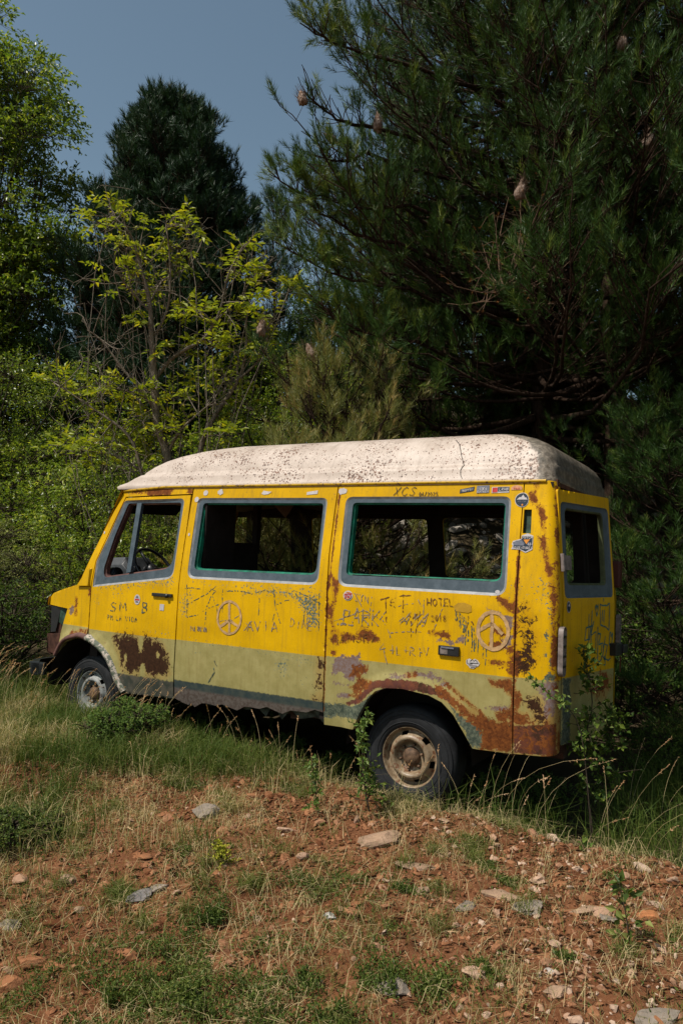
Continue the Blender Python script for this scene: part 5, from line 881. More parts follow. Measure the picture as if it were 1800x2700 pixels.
def pine(base, Ht, z0, Rf, seed, label, rt=.19, nwh=22, per=5, nl=.115, n=40, w=.0036, mat=None, twigs=(8, 4), elev=(.0, .55), shoots=2, name='pine_tree', group=None, vb=.4, dead=True, lean=(0, 0), size=1.0, bk=None, side=None, stay=None):
    """Rf(z fraction) -> branch length; whorled limbs that turn up at their ends"""
    r = np.random.default_rng(seed); t = empty(name, tuple(base)); tag(t, label, 'pine tree', group); W = []; P = []; D = []; S = []
    top = np.array([lean[0], lean[1], Ht]); tk = np.array([top * q + np.array([.05 * math.sin(q * 7 + seed), .05 * math.cos(q * 5), 0]) for q in np.linspace(0, 1, 14)]); W.append((tk, rt, .015))
    for wi in range(nwh):
        q = (wi + r.uniform(-.3, .3)) / (nwh - 1); q = min(max(q, 0), .985); z = z0 + (Ht - z0) * q; c = top * (z / Ht)
        for b in range(per):
            az = r.uniform(0, 2 * np.pi) if side is None else r.choice(side) + r.normal(0, .5); L = Rf(q) * r.uniform(.7, 1.12)
            if L < .12: L = .12
            el = elev[0] + (elev[1] - elev[0]) * q + r.normal(0, .10); d = np.array([math.cos(az) * math.cos(el), math.sin(az) * math.cos(el), math.sin(el)])
            nS = 8; tt = np.linspace(0, 1, nS)[:, None]; up = np.array([0, 0, 1.]); pts = c + d * L * tt + up * L * (.13 * tt ** 2.2 - .10 * np.sin(tt * np.pi)) + r.normal(0, .02 * L, (nS, 3)) * tt; br = .007 + .0075 * L
            W.append((pts, br * (1.4 if L > 1.5 else 1), .005)); sidev = nrm(np.cross(d, up)[None])[0]; ns = max(2, int(twigs[0] * min(1, L / 1.6 + .25)))
            for k in range(ns + 1):
                f = 1.0 if k == ns else r.uniform(.28, 1.0) ** .8; i = min(nS - 2, int(f * (nS - 1))); fr = f * (nS - 1) - i; p = pts[i] * (1 - fr) + pts[i + 1] * fr; loc = nrm((pts[i + 1] - pts[i])[None])[0]
                sg = 1 if k % 2 else -1; l2 = L * .32 * (1.15 - f) + .16 + r.uniform(0, .14) * size; d2 = loc * .65 + sidev * sg * (0 if k == ns else r.uniform(.4, .9)) + up * r.uniform(.05, .5); d2 = nrm(d2[None])[0]; l2 = min(l2, .75); e = p + d2 * l2 + up * l2 * .15
                mid = (p + e) / 2 + r.normal(0, .03, 3); W.append((np.array([p, mid, e]), .008, .004)); nt = twigs[1]
                if dead and f < .5 and r.random() < .5: continue
                P.append(e); D.append(d2 * .6 + up * .7); S.append(size)
                for q2 in range(nt):
                    g = r.uniform(.3, 1); pb = p + (e - p) * g; dd = d2 + r.normal(0, .55, 3) + up * .35; dd = nrm(dd[None])[0]; l3 = r.uniform(.06, .22) * size; pe = pb + dd * l3; W.append((np.array([pb, pe]), .004, .003)); P.append(pe); D.append(dd + up * .55); S.append(size * r.uniform(.8, 1.1))
    tubes('trunk', W, bk or M['pinebark'], t, 5 if Ht > 8 else 4); P = np.array(P); D = np.array(D); S = np.array(S); needles('crown', P, D, S, mat or M['needle'], t, seed, n, nl, w, vb=vb); return t
def leafy(name, base, clumps, seed, label, cat, mat, leaf=.055, twig=.35, ntw=26, nlf=9, wid=.5, barkm=None, rt=.1, group=None, fork=None, droop=-.25, cr=.45, up=.3, bare=0, jit=.38, pinnate=False, tree=True, limb=.02):
    """clumps: (x, y, z, radius) relative to base"""
    r = np.random.default_rng(seed); t = empty(name, tuple(base)); tag(t, label, cat, group); W = []; C = np.array(clumps, float); fork = fork or [(0, 0, C[:, 2].max() * .35)]
    spine = [np.array([0, 0, -.1])] + [np.array(f, float) for f in fork]
    if tree: W.append((np.array([spine[0] + (spine[-1] - spine[0]) * q + np.array([.04 * math.sin(5 * q + seed), .04 * math.cos(4 * q), 0]) for q in np.linspace(0, 1, 8)]), rt, rt * .55))
    P = []; D = []; S = []
    for cx, cy, cz, R_ in C:
        c = np.array([cx, cy, cz]); a = spine[-1] * r.uniform(.45, 1) if tree else np.array([r.uniform(-.1, .1), r.uniform(-.1, .1), 0]); W.append((curve(a, c, r, .18, 7, -.05), limb * (1 + .5 * (cz > 1)), .006))
        k = int(ntw * (R_ / cr) ** 1.6) + 3; u_ = nrm(r.normal(size=(k, 3))); u_[:, 2] = np.abs(u_[:, 2]) * .8 - .15 + .0 * k; rad = R_ * r.uniform(.25, 1, k) ** .6; e = c + u_ * rad[:, None]; d = nrm(u_ + np.array([0, 0, up]) + r.normal(0, .35, (k, 3)))
        for i in range(k):
            s0 = c + (e[i] - c) * .15
            if i % 2 == 0 or bare: W.append((curve(s0, e[i] + d[i] * twig * .6, r, .2, 4), .006, .002))
        tt = np.linspace(.1, 1, nlf)[None, :, None]; pp = e[:, None, :] + d[:, None, :] * twig * tt + np.array([0, 0, -1.]) * twig * .28 * tt ** 2; P.append(pp.reshape(-1, 3))
        if pinnate:
            sd = nrm(np.cross(d, [0, 0, 1.]))[:, None, :] * np.where(np.arange(nlf) % 2, 1, -1)[None, :, None]; dd = d[:, None, :] * .55 + sd * .9 + r.normal(0, .15, pp.shape); dd[..., 2] += droop; dd[:, -1] = d + [0, 0, droop]
        else: dd = d[:, None, :] * .6 + r.normal(0, .6, pp.shape); dd[..., 2] += droop
        D.append(dd.reshape(-1, 3)); S.append(leaf * r.uniform(.65, 1.2, pp.shape[0] * nlf))
    P = np.concatenate(P); D = np.concatenate(D); S = np.concatenate(S); hz = (P[:, 2] - P[:, 2].min()) / np.ptp(P[:, 2]); v = np.clip(r.normal(.42, .26, len(P)) + .1 * (hz - .5), 0, 1)
    tubes('trunk' if tree else 'stems', W, barkm or M['darkbark'], t, 4); leafmesh('crown', P, D, S, mat, t, seed, wid, jit, v); return t
def blob(rx, ry, z0, z1, n, R0, R1, seed, shell=.5, taper=0, egg=.0):
    r = np.random.default_rng(seed); out = []
    for i in range(n):
        d = r.normal(size=3); d /= np.linalg.norm(d); q = r.uniform(shell, 1); zz = (z0 + z1) / 2 + d[2] * (z1 - z0) / 2 * q; k = 1 - taper * (zz - z0) / (z1 - z0); out.append((d[0] * rx * q * k, d[1] * ry * q * k, zz, r.uniform(R0, R1)))
    return out
def copy_thing(o, loc, rz, sc, label):
    c = o.copy(); COL.objects.link(c); c.location = loc; c.rotation_euler = (0, 0, rz); c.scale = (sc if hasattr(sc, '__len__') else (sc,) * 3); c['label'] = label
    for ch in list(o.children):
        d = ch.copy(); COL.objects.link(d); d.parent = c
    return c
def gz(x, y): return float(H(x, y))
# big pines at the right
RfA = lambda q: (3.6 - 1.9 * q) * (1 if q > .05 else .8)
pA = pine((2.75, 10.4, gz(2.75, 10.4) - .1), 12.5, 2.2, lambda q: 3.9 - 2.6 * q, 101, 'tall dark pine, its trunk the left one of two behind the van', rt=.19, nwh=36, per=7, n=40, nl=.105, w=.0058, twigs=(12, 5), elev=(-.05, .5))
pB = pine((3.55, 9.7, gz(3.55, 9.7) - .1), 13.5, 3.5, lambda q: 3.3 - 2.0 * q, 102, 'tall dark pine, its trunk the right one near the van roof corner', rt=.20, nwh=32, per=6, n=40, nl=.105, w=.0058, twigs=(11, 5), elev=(-.05, .6))
pC = pine((.05, 8.7, gz(.05, 8.7) - .1), 3.3, .7, lambda q: 1.45 - .95 * q, 103, 'low yellowing pine with reddish tips just behind the middle of the van roof', rt=.07, nwh=13, per=6, n=40, nl=.105, w=.0042, mat=M['needle_dry'], twigs=(7, 4), vb=.5)
pD = pine((-3.85, 17.0, gz(-3.85, 17) - .1), 10.9, 2.2, lambda q: (2.95 * (1 - q) ** .60 if q > .35 else 2.3) + .12, 104, 'rounded blue-green pine standing alone against the sky left of centre', rt=.16, nwh=42, per=8, n=34, nl=.13, w=.013, mat=M['needle_far'], twigs=(10, 5), elev=(.1, .65), vb=.4, size=1.25, dead=False)
pE = pine((-1.75, 19.5, gz(-1.75, 19.5) - .1), 9.2, 1.0, lambda q: 1.3 * (1 - q) + .1, 105, 'slim distant pine in the gap between the two large pines', rt=.1, nwh=20, per=5, n=24, nl=.15, w=.009, mat=M['needle_far'], twigs=(5, 3), elev=(.2, .9), size=1.1)
pG = pine((2.6, 12.4, gz(2.6, 12.4) - .2), 5.2, .5, lambda q: 2.2 - 1.4 * q, 106, 'bushy young pine in the shade behind the rear side window', rt=.08, nwh=15, per=6, n=34, nl=.12, w=.006, twigs=(10, 4), elev=(-.1, .5))
copy_thing(pG, (1.4, 11.8, gz(1.4, 11.8) - .2), 2.6, .9, 'bushy young pine behind the middle of the van'); copy_thing(pG, (4.6, 13.6, gz(4.6, 13.6) - .3), 4.0, 1.25, 'bushy young pine between and behind the two trunks'); copy_thing(pG, (7.4, 13.0, gz(7.4, 13) - .3), 5.2, 1.3, 'bushy young pine at the right edge')
copy_thing(pA, (6.6, 9.0, gz(6.6, 9)), 2.2, 1.0, 'dark pine at the right edge, only its branches showing')
copy_thing(pB, (6.5, 6.8, gz(6.5, 6.8) - .2), 3.9, .95, 'near dark pine outside the right edge with boughs reaching in at the top right'); copy_thing(pA, (3.6, 14.2, gz(3.6, 14.2) - .3), 4.4, 1.05, 'tall dark pine hidden behind the two nearest ones'); copy_thing(pC, (-1.0, 8.7, gz(-1.0, 8.7) - .1), 2.0, (.8, .8, .62), 'low yellowing pine seen through the sliding side window'); copy_thing(pE, (1.6, 17.5, gz(1.6, 17.5) - .1), 1.0, 1.05, 'distant pine glimpsed through the branches of the large pines')  # pine outside the right edge added to block sky light and deepen shade
# dead reddish fan of twigs carrying the brightest nest
r_ = np.random.default_rng(5); W = []; BP = []; BD = []
root = at(1330, 760, 7.9); W.append((curve(at(1430, 700, 9.9), root, r_, .1, 6), .02, .012))
for sx, sy in ((1300, 560), (1340, 520), (1378, 480), (1400, 560), (1270, 640), (1250, 700), (1430, 640), (1440, 720), (1220, 760), (1380, 620), (1180, 800), (1350, 640), (1480, 800), (1500, 690)):
    e = at(sx, sy, 7.9 + r_.uniform(-.4, .4)); c_ = curve(root, e, r_, .25, 7, .1); W.append((c_, .010, .004))
    for k in range(6):
        i = r_.integers(2, 7); q = c_[i] + r_.normal(0, .12, 3) + [0, 0, .06]; W.append((np.array([c_[i], (c_[i] + q) / 2 + r_.normal(0, .01, 3), q]), .005, .003)); BP.append(q); BD.append(q - c_[i])
L0 = Vector(pA.location); dt = tubes('dead_branch', [(a - np.array(L0), b, c) for a, b, c in W], M['deadtwig'], pA, 4); needles('bud_tips', np.array(BP) - np.array(L0), np.array(BD), np.full(len(BP), .5), M['brownbud'], dt, 9, 16, .07, .006, axis=.05)
# the branch whose clustered tips hang bare against the sky, and the long low bough that reaches left
W = []; P = []; D = []
for (x0, y0), (x1, y1), nsub in (((960, 330), (800, 240), 9), ((960, 400), (850, 410), 8), ((1050, 640), (705, 445), 16), ((1080, 760), (730, 640), 14), ((1000, 150), (790, 60), 10), ((1100, 900), (800, 760), 12), ((1080, 540), (800, 500), 12)):
    bare = nsub < 10; a = at(x0, y0, 8.9); e = at(x1, y1, 8.3); c_ = curve(a, e, r_, .06, 12, .10); W.append((c_, .022, .007)); W.append((curve(at(1440, y0 + 120, 10.3), a, r_, .04, 6, .03), .035, .022))
    for k in range(nsub * 3):
        f = r_.uniform(.15, 1); i = int(f * 11); d = nrm((c_[min(i + 1, 11)] - c_[max(i - 1, 0)])[None])[0] * .5 + np.array([0, 0, .7]) + r_.normal(0, .45, 3); q = c_[i] + nrm(d[None])[0] * r_.uniform(.12, .42); W.append((curve(c_[i], q, r_, .15, 4), .006, .004))
        if not bare or r_.random() < .3:
            for _ in range(3): dd = d + r_.normal(0, .35, 3); P.append(c_[i] + (q - c_[i]) * r_.uniform(.5, 1) + r_.normal(0, .03, 3)); D.append(dd)
tubes('bough', [(a - np.array(L0), b, c) for a, b, c in W], M['pinebark'], pA, 5); needles('bough_needles', np.array(P) - np.array(L0), np.array(D), np.full(len(P), 1.05), M['needle'], pA, 77, 48, .105, .0046, vb=.66)
# silk nests of the pine caterpillars
m = NT('silk_nest', .9, .1); n1 = m.noise(14, 5, .7); c = m.mix(m.step(n1, .35, .7), (.17, .11, .075), (.38, .30, .25)); m.col(m.mix(m.step(m.noise(40, 4), .5, .7), c, (.12, .06, .03))); m.bump(m.noise(40, 5), .6, .02); M['silk'] = m.m
def nest(sx, sy, y, ln, wd, tilt, label):
    V, F = icos(3); r = np.random.default_rng(int(sx)); ln *= .88; wd *= .8; V = V * (1 + .13 * r.normal(size=(len(V), 1))); z = V[:, 2]; k = wd * (1 - .35 * z) ; V = np.stack([V[:, 0] * k * .5, V[:, 1] * k * .5, z * ln * .5], 1)
    o = mk('caterpillar_nest', V, F, M['silk'], None, True); o.location = at(sx, sy, y); o.rotation_euler = (0, tilt, 0); tag(o, label, 'insect nest')
    W = []; 
    for _ in range(110):
        p = V[r.integers(len(V))] * .85; q = p * np.array([1.6, 1.6, 1.0]) + np.array([r.normal(0, .02), r.normal(0, .02), r.uniform(-.02, .13)]); W.append((np.array([p, q]), .0022, .0008))
    tubes('needle_wisps', W, M['deadtwig'], o, 3)
nest(1372, 500, 7.75, .25, .13, .2, 'brightest silky nest, upright on bare reddish twigs in the middle of the big pine'); nest(797, 258, 8.3, .20, .12, -.2, 'brown oval nest at the left tip of the big pine, highest against the sky'); nest(872, 365, 8.6, .20, .11, -.9, 'slanting pale nest below the highest one on the left side of the big pine')
nest(690, 865, 8.5, .22, .12, .1, 'nest among green tips left of the yellowing pine'); nest(820, 930, 8.3, .26, .13, -.5, 'large ragged nest on the left of the yellowing pine'); nest(1005, 918, 8.6, .16, .08, .2, 'small pale nest at the top of the yellowing pine'); nest(995, 325, 8.6, .26, .12, .0, 'dark ragged nest hanging inside the big pine near its left side'); nest(1710, 370, 7.9, .26, .14, 0, 'dark nest among long needles at the upper right'); nest(1640, 115, 8.2, .20, .14, .1, 'brownish nest near the top right corner')
# tree at the left edge
leafy('deciduous_tree', (-8.55, 17.2, gz(-8.55, 17.2)), blob(3.45, 2.6, 1.8, 14.8, 185, .55, .9, 201, .45, .36), 201, 'leafy tree cut by the left edge, tall against the sky', 'tree', M['leaf_tree'], .115, .42, 24, 9, .52, rt=.18, fork=[(0.2, 0, 4.5)], limb=.03)
# young lime-green tree behind the bonnet, with bare grey branches
BASE = at(440, 1300, 9.3); BASE[2] = gz(BASE[0], BASE[1])
cl = [(290, 570, .18), (250, 600, .12), (360, 600, .15), (495, 600, .16), (330, 655, .16), (470, 655, .16), (450, 700, .14), (400, 690, .13), (640, 650, .16), (300, 720, .14), (620, 720, .18), (690, 740, .16), (760, 770, .14), (350, 780, .16), (390, 770, .10), (540, 840, .18), (600, 850, .18), (490, 830, .14), (660, 800, .15), (560, 920, .20), (620, 930, .2), (460, 930, .16), (700, 900, .14), (380, 850, .09), (150, 1010, .16), (200, 1030, .18), (260, 1040, .2),
      (330, 1030, .18), (400, 1060, .2), (460, 1050, .16), (540, 1020, .2), (600, 1000, .2), (180, 1180, .14), (230, 1190, .16), (300, 1150, .18), (350, 1110, .18), (420, 1130, .18), (480, 1150, .18), (340, 1190, .2), (410, 1200, .2), (560, 1100, .16), (640, 1060, .16), (580, 1150, .14), (270, 1100, .14), (720, 840, .12), (200, 1215, .12)]
r_ = np.random.default_rng(17); cw = []
for sx, sy, rr in cl: p = at(sx, sy, 9.3 + r_.uniform(-.55, .55)) - BASE; cw.append((*p, rr))
ash = leafy('young_tree', tuple(BASE), cw, 301, 'young lime-green tree with many bare grey twigs, behind the bonnet of the van', 'tree', M['leaf_ash'], .105, .25, 5, 9, .44, M['greybark'], .001, pinnate=True, droop=-.2, cr=.16, up=.25, tree=False, jit=.4, limb=.0001)
def L3(pts, dz): return np.array([at(a, b, 9.3 + d) - BASE for (a, b), d in zip(pts, dz)])
W = []
stems = [([(445, 1330), (440, 1200), (415, 1120), (408, 1000), (400, 900), (395, 800), (370, 700), (345, 620), (300, 570)], .045), ([(415, 1120), (395, 1060), (330, 980), (270, 900), (230, 870)], .018), ([(408, 1000), (460, 940), (540, 890), (580, 820), (600, 730), (640, 650)], .02), ([(400, 900), (440, 820), (450, 720), (440, 600)], .014), ([(395, 820), (340, 760), (300, 700)], .012), ([(520, 1330), (530, 1180), (570, 1090), (630, 1000), (650, 900), (648, 760), (700, 740)], .028),
         ([(380, 1330), (372, 1240), (340, 1150), (250, 1080), (160, 1020)], .02), ([(372, 1240), (300, 1200), (190, 1185)], .012), ([(440, 1200), (480, 1130), (560, 1060)], .015), ([(570, 1090), (560, 1000), (520, 930)], .012), ([(415, 1120), (350, 1040), (280, 1020)], .012), ([(630, 1000), (690, 940), (720, 850)], .012), ([(395, 800), (430, 740), (500, 700), (540, 620)], .010)]
tips = []
for pts, r0 in stems:
    p = L3(pts, np.linspace(0, r_.uniform(-.5, .5), len(pts))); p = np.array(smooth_pts([tuple(q) for q in p], 4)); W.append((p, r0 * 1.5, .007))
    for k in range(len(pts) * 4):
        i = r_.integers(3, len(p)); d = r_.normal(0, 1, 3) + [0, 0, .5]; e = p[i] + nrm(d[None])[0] * r_.uniform(.2, .7); c_ = curve(p[i], e, r_, .3, 6, -.05); W.append((c_, .007, .0025))
        for _ in range(3): j = r_.integers(2, 6); W.append((curve(c_[j], c_[j] + r_.normal(0, .12, 3) + [0, 0, .05], r_, .3, 3), .0035, .0018))
for q in cw: # a limb from the nearest stem point to each clump
    best = min(((np.linalg.norm(s[0] - q[:3], axis=1).min(), s[0][np.linalg.norm(s[0] - q[:3], axis=1).argmin()]) for s in W[:1] + [w_ for w_ in W if len(w_[0]) > 12]), key=lambda a: a[0])[1]; W.append((curve(best, np.array(q[:3]), r_, .2, 6), .009, .004))
tubes('trunk', W, M['greybark'], ash, 5)
# bushes and the trees behind them
def bush(seed, rx, h, n, mat, leaf, wid=.5, ntw=26, cr=.34): return blob(rx, rx * .9, .15, h, n, .24, .42, seed, .35)
B1 = leafy('bush', (-3.3, 10.8, gz(-3.3, 10.8)), blob(1.7, 1.3, .1, 2.9, 75, .28, .45, 401, .3), 401, 'dense bright green bush right behind the windscreen of the van', 'bush', M['leaf_bush'], .052, .2, 24, 8, .55, tree=False, cr=.34)
B2 = leafy('bush', (-4.75, 9.9, gz(-4.75, 9.9)), blob(1.25, 1.1, .1, 2.05, 55, .25, .4, 402, .3), 402, 'pale sage green bush in front of the darker ones at the left edge', 'bush', M['leaf_sage'], .030, .18, 40, 10, .35, tree=False, cr=.34)
B3 = leafy('bush', (-4.0, 8.6, gz(-4, 8.6) - .1), blob(1.0, .8, .05, 1.4, 42, .2, .34, 403, .3), 403, 'low dark bush in the shade in front of the van nose', 'bush', M['leaf_dark'], .04, .18, 24, 8, .55, tree=False, cr=.30)
copy_thing(B1, (-.9, 11.6, gz(-.9, 11.6)), 1.9, (1.05, 1, .92), 'green bush seen through the sliding side window'); copy_thing(B1, (-6.3, 12.6, gz(-6.3, 12.6)), 3.1, 1.15, 'green bush low at the left edge below the leafy tree'); copy_thing(B1, (-2.6, 13.6, gz(-2.6, 13.6)), 4.0, (1.3, 1.1, 1.15), 'green bush behind the young lime-green tree'); copy_thing(B1, (.9, 13.8, gz(.9, 13.8) - .5), 5.0, (1.1, 1, .9), 'yellow-green bush behind the yellowing pine')
copy_thing(B1, (-.5, 10.3, gz(-.5, 10.3)), 2.9, (.95, .9, 1.22), 'tall bright bush right behind the low yellowing pine'); copy_thing(B1, (4.2, 15.0, gz(4.2, 15.0) - .6), 2.5, (1.1, 1, 1.2), 'sunlit yellow-green bush glimpsed between the two pine trunks')
copy_thing(B3, (-5.6, 8.9, gz(-5.6, 8.9) - .1), 1.2, 1.1, 'low dark bush at the left edge above the tall grass'); copy_thing(B1, (-2.7, 9.2, gz(-2.7, 9.2) - .1), 2.4, (.62, .6, .74), 'bright bush seen through the cab side window'); copy_thing(B2, (-6.4, 10.6, gz(-6.4, 10.6)), 1.4, 1.05, 'grey green bush cut by the left edge'); copy_thing(pG, (3.5, 7.6, gz(3.5, 7.6) - .2), 3.4, (.72, .72, .62), 'low dark pine right behind the rear corner of the van'); None
for i_, (bx, by, rz_, sc_, lb_) in enumerate(((2.75, 6.3, .5, .5, 'dark bush touching the right end of the van rear'), (2.7, 8.0, 5.5, 1.1, 'dark bush behind the rear corner, below the pine trunks'), (1.6, 8.9, 4.2, 1.0, 'dark bush seen through the rear side window'), (5.9, 8.0, .9, 1.3, 'dark tall bush filling the right edge under the pines'), (3.3, 5.5, 4.9, .5, 'dark bush in tall grass near the right edge'))):
    copy_thing(B3, (bx, by, gz(bx, by) - .1), rz_, sc_, lb_)
copy_thing(B1, (-2.0, 9.6, gz(-2.0, 9.6)), .7, (.8, .8, .85), 'bright green bush behind the front half of the van'); copy_thing(B1, (-4.4, 12.6, gz(-4.4, 12.6)), 2.3, (1.1, 1, 1.2), 'tall green bush behind the sage green one')
copy_thing(B3, (5.6, 6.2, gz(5.6, 6.2) - .1), .4, 1.0, 'dark shaded bush cut by the right edge')
T2 = leafy('deciduous_tree', (-7.0, 17.5, gz(-7, 17.5)), blob(2.4, 2.0, .8, 6.3, 80, .45, .75, 501, .35), 501, 'dark green tree behind the bushes at the left, under the leafy tall one', 'tree', M['leaf_dark'], .08, .34, 22, 8, .5, rt=.12, limb=.03)
copy_thing(T2, (-3.1, 20.5, gz(-3.1, 20.5)), 1.7, (1.2, 1, 1.05), 'dark green tree below the rounded pine'); copy_thing(T2, (-10.2, 19.5, gz(-10.2, 19.5)), 3.3, 1.15, 'dark green tree farthest left, mostly outside the picture'); copy_thing(T2, (-.2, 22, gz(-.2, 22)), 4.4, (1.1, 1, 1.0), 'dark green tree behind the slim distant pine'); copy_thing(T2, (5.5, 22, gz(5.5, 22)), 2.0, (1.3, 1, 1.2), 'dark green tree far behind the pine trunks')
T3 = leafy('deciduous_tree', (-5.4, 14.6, gz(-5.4, 14.6)), blob(1.5, 1.3, .5, 5.0, 55, .35, .6, 502, .3), 502, 'mid green small tree filling the gap between the leafy tree and the rounded pine', 'tree', M['leaf_tree'], .065, .3, 22, 8, .5, rt=.07, limb=.025)
copy_thing(T3, (-6.3, 13.2, gz(-6.3, 13.2)), .6, 1.0, 'mid green small tree just right of the left edge'); copy_thing(T3, (-8.0, 14.2, gz(-8, 14.2)), 2.1, 1.0, 'mid green small tree partly outside the left edge'); copy_thing(T3, (-1.2, 15.4, gz(-1.2, 15.4)), 4.1, (1, 1, .85), 'mid green small tree right of the young lime-green tree')
# ---- grass
def blades(name, P, Hh, W, lean, mat, seed, vb, parent=None):
    r = np.random.default_rng(seed); N = len(P); az = r.uniform(0, 2 * np.pi, N); d = np.stack([np.cos(az), np.sin(az), 0 * az], 1); a2 = r.uniform(0, 2 * np.pi, N); sd = np.stack([np.cos(a2), np.sin(a2), 0 * az], 1) * W[:, None] / 2
    up = np.array([0, 0, 1.]); b = P; mpt = P + up * (Hh * .55)[:, None] + d * (lean * Hh * .25)[:, None]; e = P + up * (Hh * np.clip(1 - lean * .45, .15, 1))[:, None] + d * (lean * Hh)[:, None]
    V = np.stack([b - sd, b + sd, mpt - sd * .8, mpt + sd * .8, e], 1).reshape(-1, 3); F = (np.array([[0, 1, 3], [0, 3, 2], [2, 3, 4]])[None] + (np.arange(N) * 5)[:, None, None]).reshape(-1, 3)
    return mk(name, V, F, mat, parent, False, {'v': np.repeat(np.clip(vb + r.normal(0, .22, N), 0, 1), 5)})
M['grass'] = attr_mat('grass_blades', (.065, .11, .016), (.14, .165, .035), (.62, .48, .26), .6, .25, trans=.25); M['herb'] = attr_mat('herb_leaves', (.045, .075, .014), (.095, .14, .025), (.24, .26, .07), .55, .3, trans=.25); M['seed'] = attr_mat('seed_heads', (.30, .17, .07), (.56, .34, .18), (.70, .50, .32), .8, .15, trans=.2)
r_ = np.random.default_rng(23)
def scat(N, x0, x1, y0, y1): x = r_.uniform(x0, x1, N); y = r_.uniform(y0, y1, N); return x, y
def clumpy(x, y, n, sp): x = np.repeat(x, n) + r_.normal(0, sp, len(x) * n); y = np.repeat(y, n) + r_.normal(0, sp, len(y) * n); return x, y
xs, ys, hs_, ws_, ls, vs = [], [], [], [], [], []
def addg(x, y, h0, h1, w, lean, vb):
    n = len(x); xs.append(x); ys.append(y); q_, w_ = vanst(x, y); hs_.append(r_.uniform(h0, h1, n) * np.where((q_ > -.7) & (q_ < .75) & (w_ > -1.0) & (w_ < .2), .9, 1)); ws_.append(np.full(n, w)); ls.append(np.abs(r_.normal(lean, .25, n))); vs.append(np.full(n, vb) if np.isscalar(vb) else vb)
x, y = scat(150000, -3.9, 1.0, 3.9, 8.5); s_, t_ = vanst(x, y); k_ = (t_ < .0) & (t_ > -2.0) & (s_ < 3.3) & (r_.random(len(x)) < vegd(x, y)); x, y = x[k_], y[k_]; addg(x, y, .06, .26, .0038, .55, .10 + .62 * sst(vnoise(x, y, 3.2, 51), .38, .72))
x, y = scat(9000, -5.5, -1.5, 6.0, 9.5); s_, t_ = vanst(x, y); k_ = (s_ < -.1) | (t_ < 0); x, y = x[k_], y[k_]; addg(x, y, .15, .5, .005, .5, .25)
x, y = scat(9500, -2.8, 2.8, 2.1, 5.6); s_, t_ = vanst(x, y); k_ = (np.abs(x) < y * .75 + .15) & (t_ < 0) & (r_.random(len(x)) < .10 + .9 * np.maximum(vegd(x, y), .75 * sst(vnoise(x, y, 3.3, 64), .48, .72))); x, y = clumpy(x[k_], y[k_], 12, .032); addg(x, y, .025, .085, .0026, .8, .45 + .45 * sst(vnoise(x, y, 4, 52), .3, .6))
x, y = scat(1700, -2.8, 2.8, 2.1, 5.6); k_ = (np.abs(x) < y * .75 + .15) & (vanst(x, y)[1] < -.1); x, y = clumpy(x[k_], y[k_], 5, .02); addg(x, y, .08, .20, .0022, 1.1, .9)
x, y = scat(90, -2.6, 2.6, 2.3, 5.2); k_ = (np.abs(x) < y * .48); x, y = clumpy(x[k_], y[k_], 110, .03); addg(x, y, .05, .13, .0026, .9, .45)
x, y = scat(2600, .6, 4.8, 3.4, 8.0); s_, t_ = vanst(x, y); k_ = (t_ > -.12) & ((s_ > 4.2) | (t_ < .10) & (s_ > 2.6)); x, y = clumpy(x[k_], y[k_], 9, .05); addg(x, y, .12, .50, .0042, .55, .12)
x, y = scat(420, -2.6, 1.6, 4.6, 7.4); s_, t_ = vanst(x, y); k_ = (t_ > -.30) & (t_ < .10) & (s_ > -1) & (s_ < 4.2); x, y = clumpy(x[k_], y[k_], 12, .03); addg(x, y, .1, .3, .0036, .6, .3)
xs, ys, hs_, ws_, ls, vs = map(np.concatenate, (xs, ys, hs_, ws_, ls, vs)); tag(blades('grass', np.stack([xs, ys, H(xs, ys) - .005], 1), hs_, ws_, ls, M['grass'], 61, vs), kind='stuff')
# dead stems and dry litter lying on the soil
x, y = scat(26000, -2.9, 2.9, 2.0, 5.8); k_ = (np.abs(x) < y * .8 + .1) & (vanst(x, y)[1] < 0) & (r_.random(len(x)) < .15 + .85 * sst(vnoise(x, y, 2.7, 91), .35, .7)); x, y = x[k_], y[k_]; n = len(x); D = r_.normal(0, 1, (n, 3)) * [1, 1, .18]
M['litter'] = attr_mat('dry_litter', (.05, .026, .014), (.13, .07, .035), (.34, .22, .11), .9, .1); tag(leafmesh('dry_litter', np.stack([x, y, H(x, y) + .006], 1), D, r_.uniform(.015, .06, n), M['litter'], None, 18, .12, .3), kind='stuff')
# low herbs in cushions
xs, ys, zs = [], [], []
for a, b, rad in GP:
    n = int(9000 * rad * (1 + rad)); q = np.abs(r_.normal(0, .45, n)) * rad * 1.5; az = r_.uniform(0, 2 * np.pi, n); q = q * (1 + .45 * np.sin(az * 3 + a * 9)); x = a + q * np.cos(az) * 1.15; y = b + q * np.sin(az) * .95; hh = np.clip(1 - (q / (rad * 1.5)) ** 2, .12, 1) * rad * .30; k2 = vnoise(x, y, 8.5, 33) + .3 * vnoise(x, y, 21, 34) > .50; x, y, hh = x[k2], y[k2], hh[k2]; n = len(x); xs.append(x); ys.append(y); zs.append(H(x, y) + hh * r_.uniform(.05, 1, n) ** .7 * r_.uniform(.6, 1.15, n))
x, y = scat(60000, -2.8, 2.8, 2.1, 5.4); k_ = (np.abs(x) < y * .75) & (r_.random(len(x)) < .04 + .35 * np.maximum(vegd(x, y), .5 * sst(-x, -1.0, .8)) * sst(vnoise(x, y, 5, 77), .42, .68)); x, y = x[k_], y[k_]; xs.append(x); ys.append(y); zs.append(H(x, y) + r_.uniform(0, .035, len(x)))
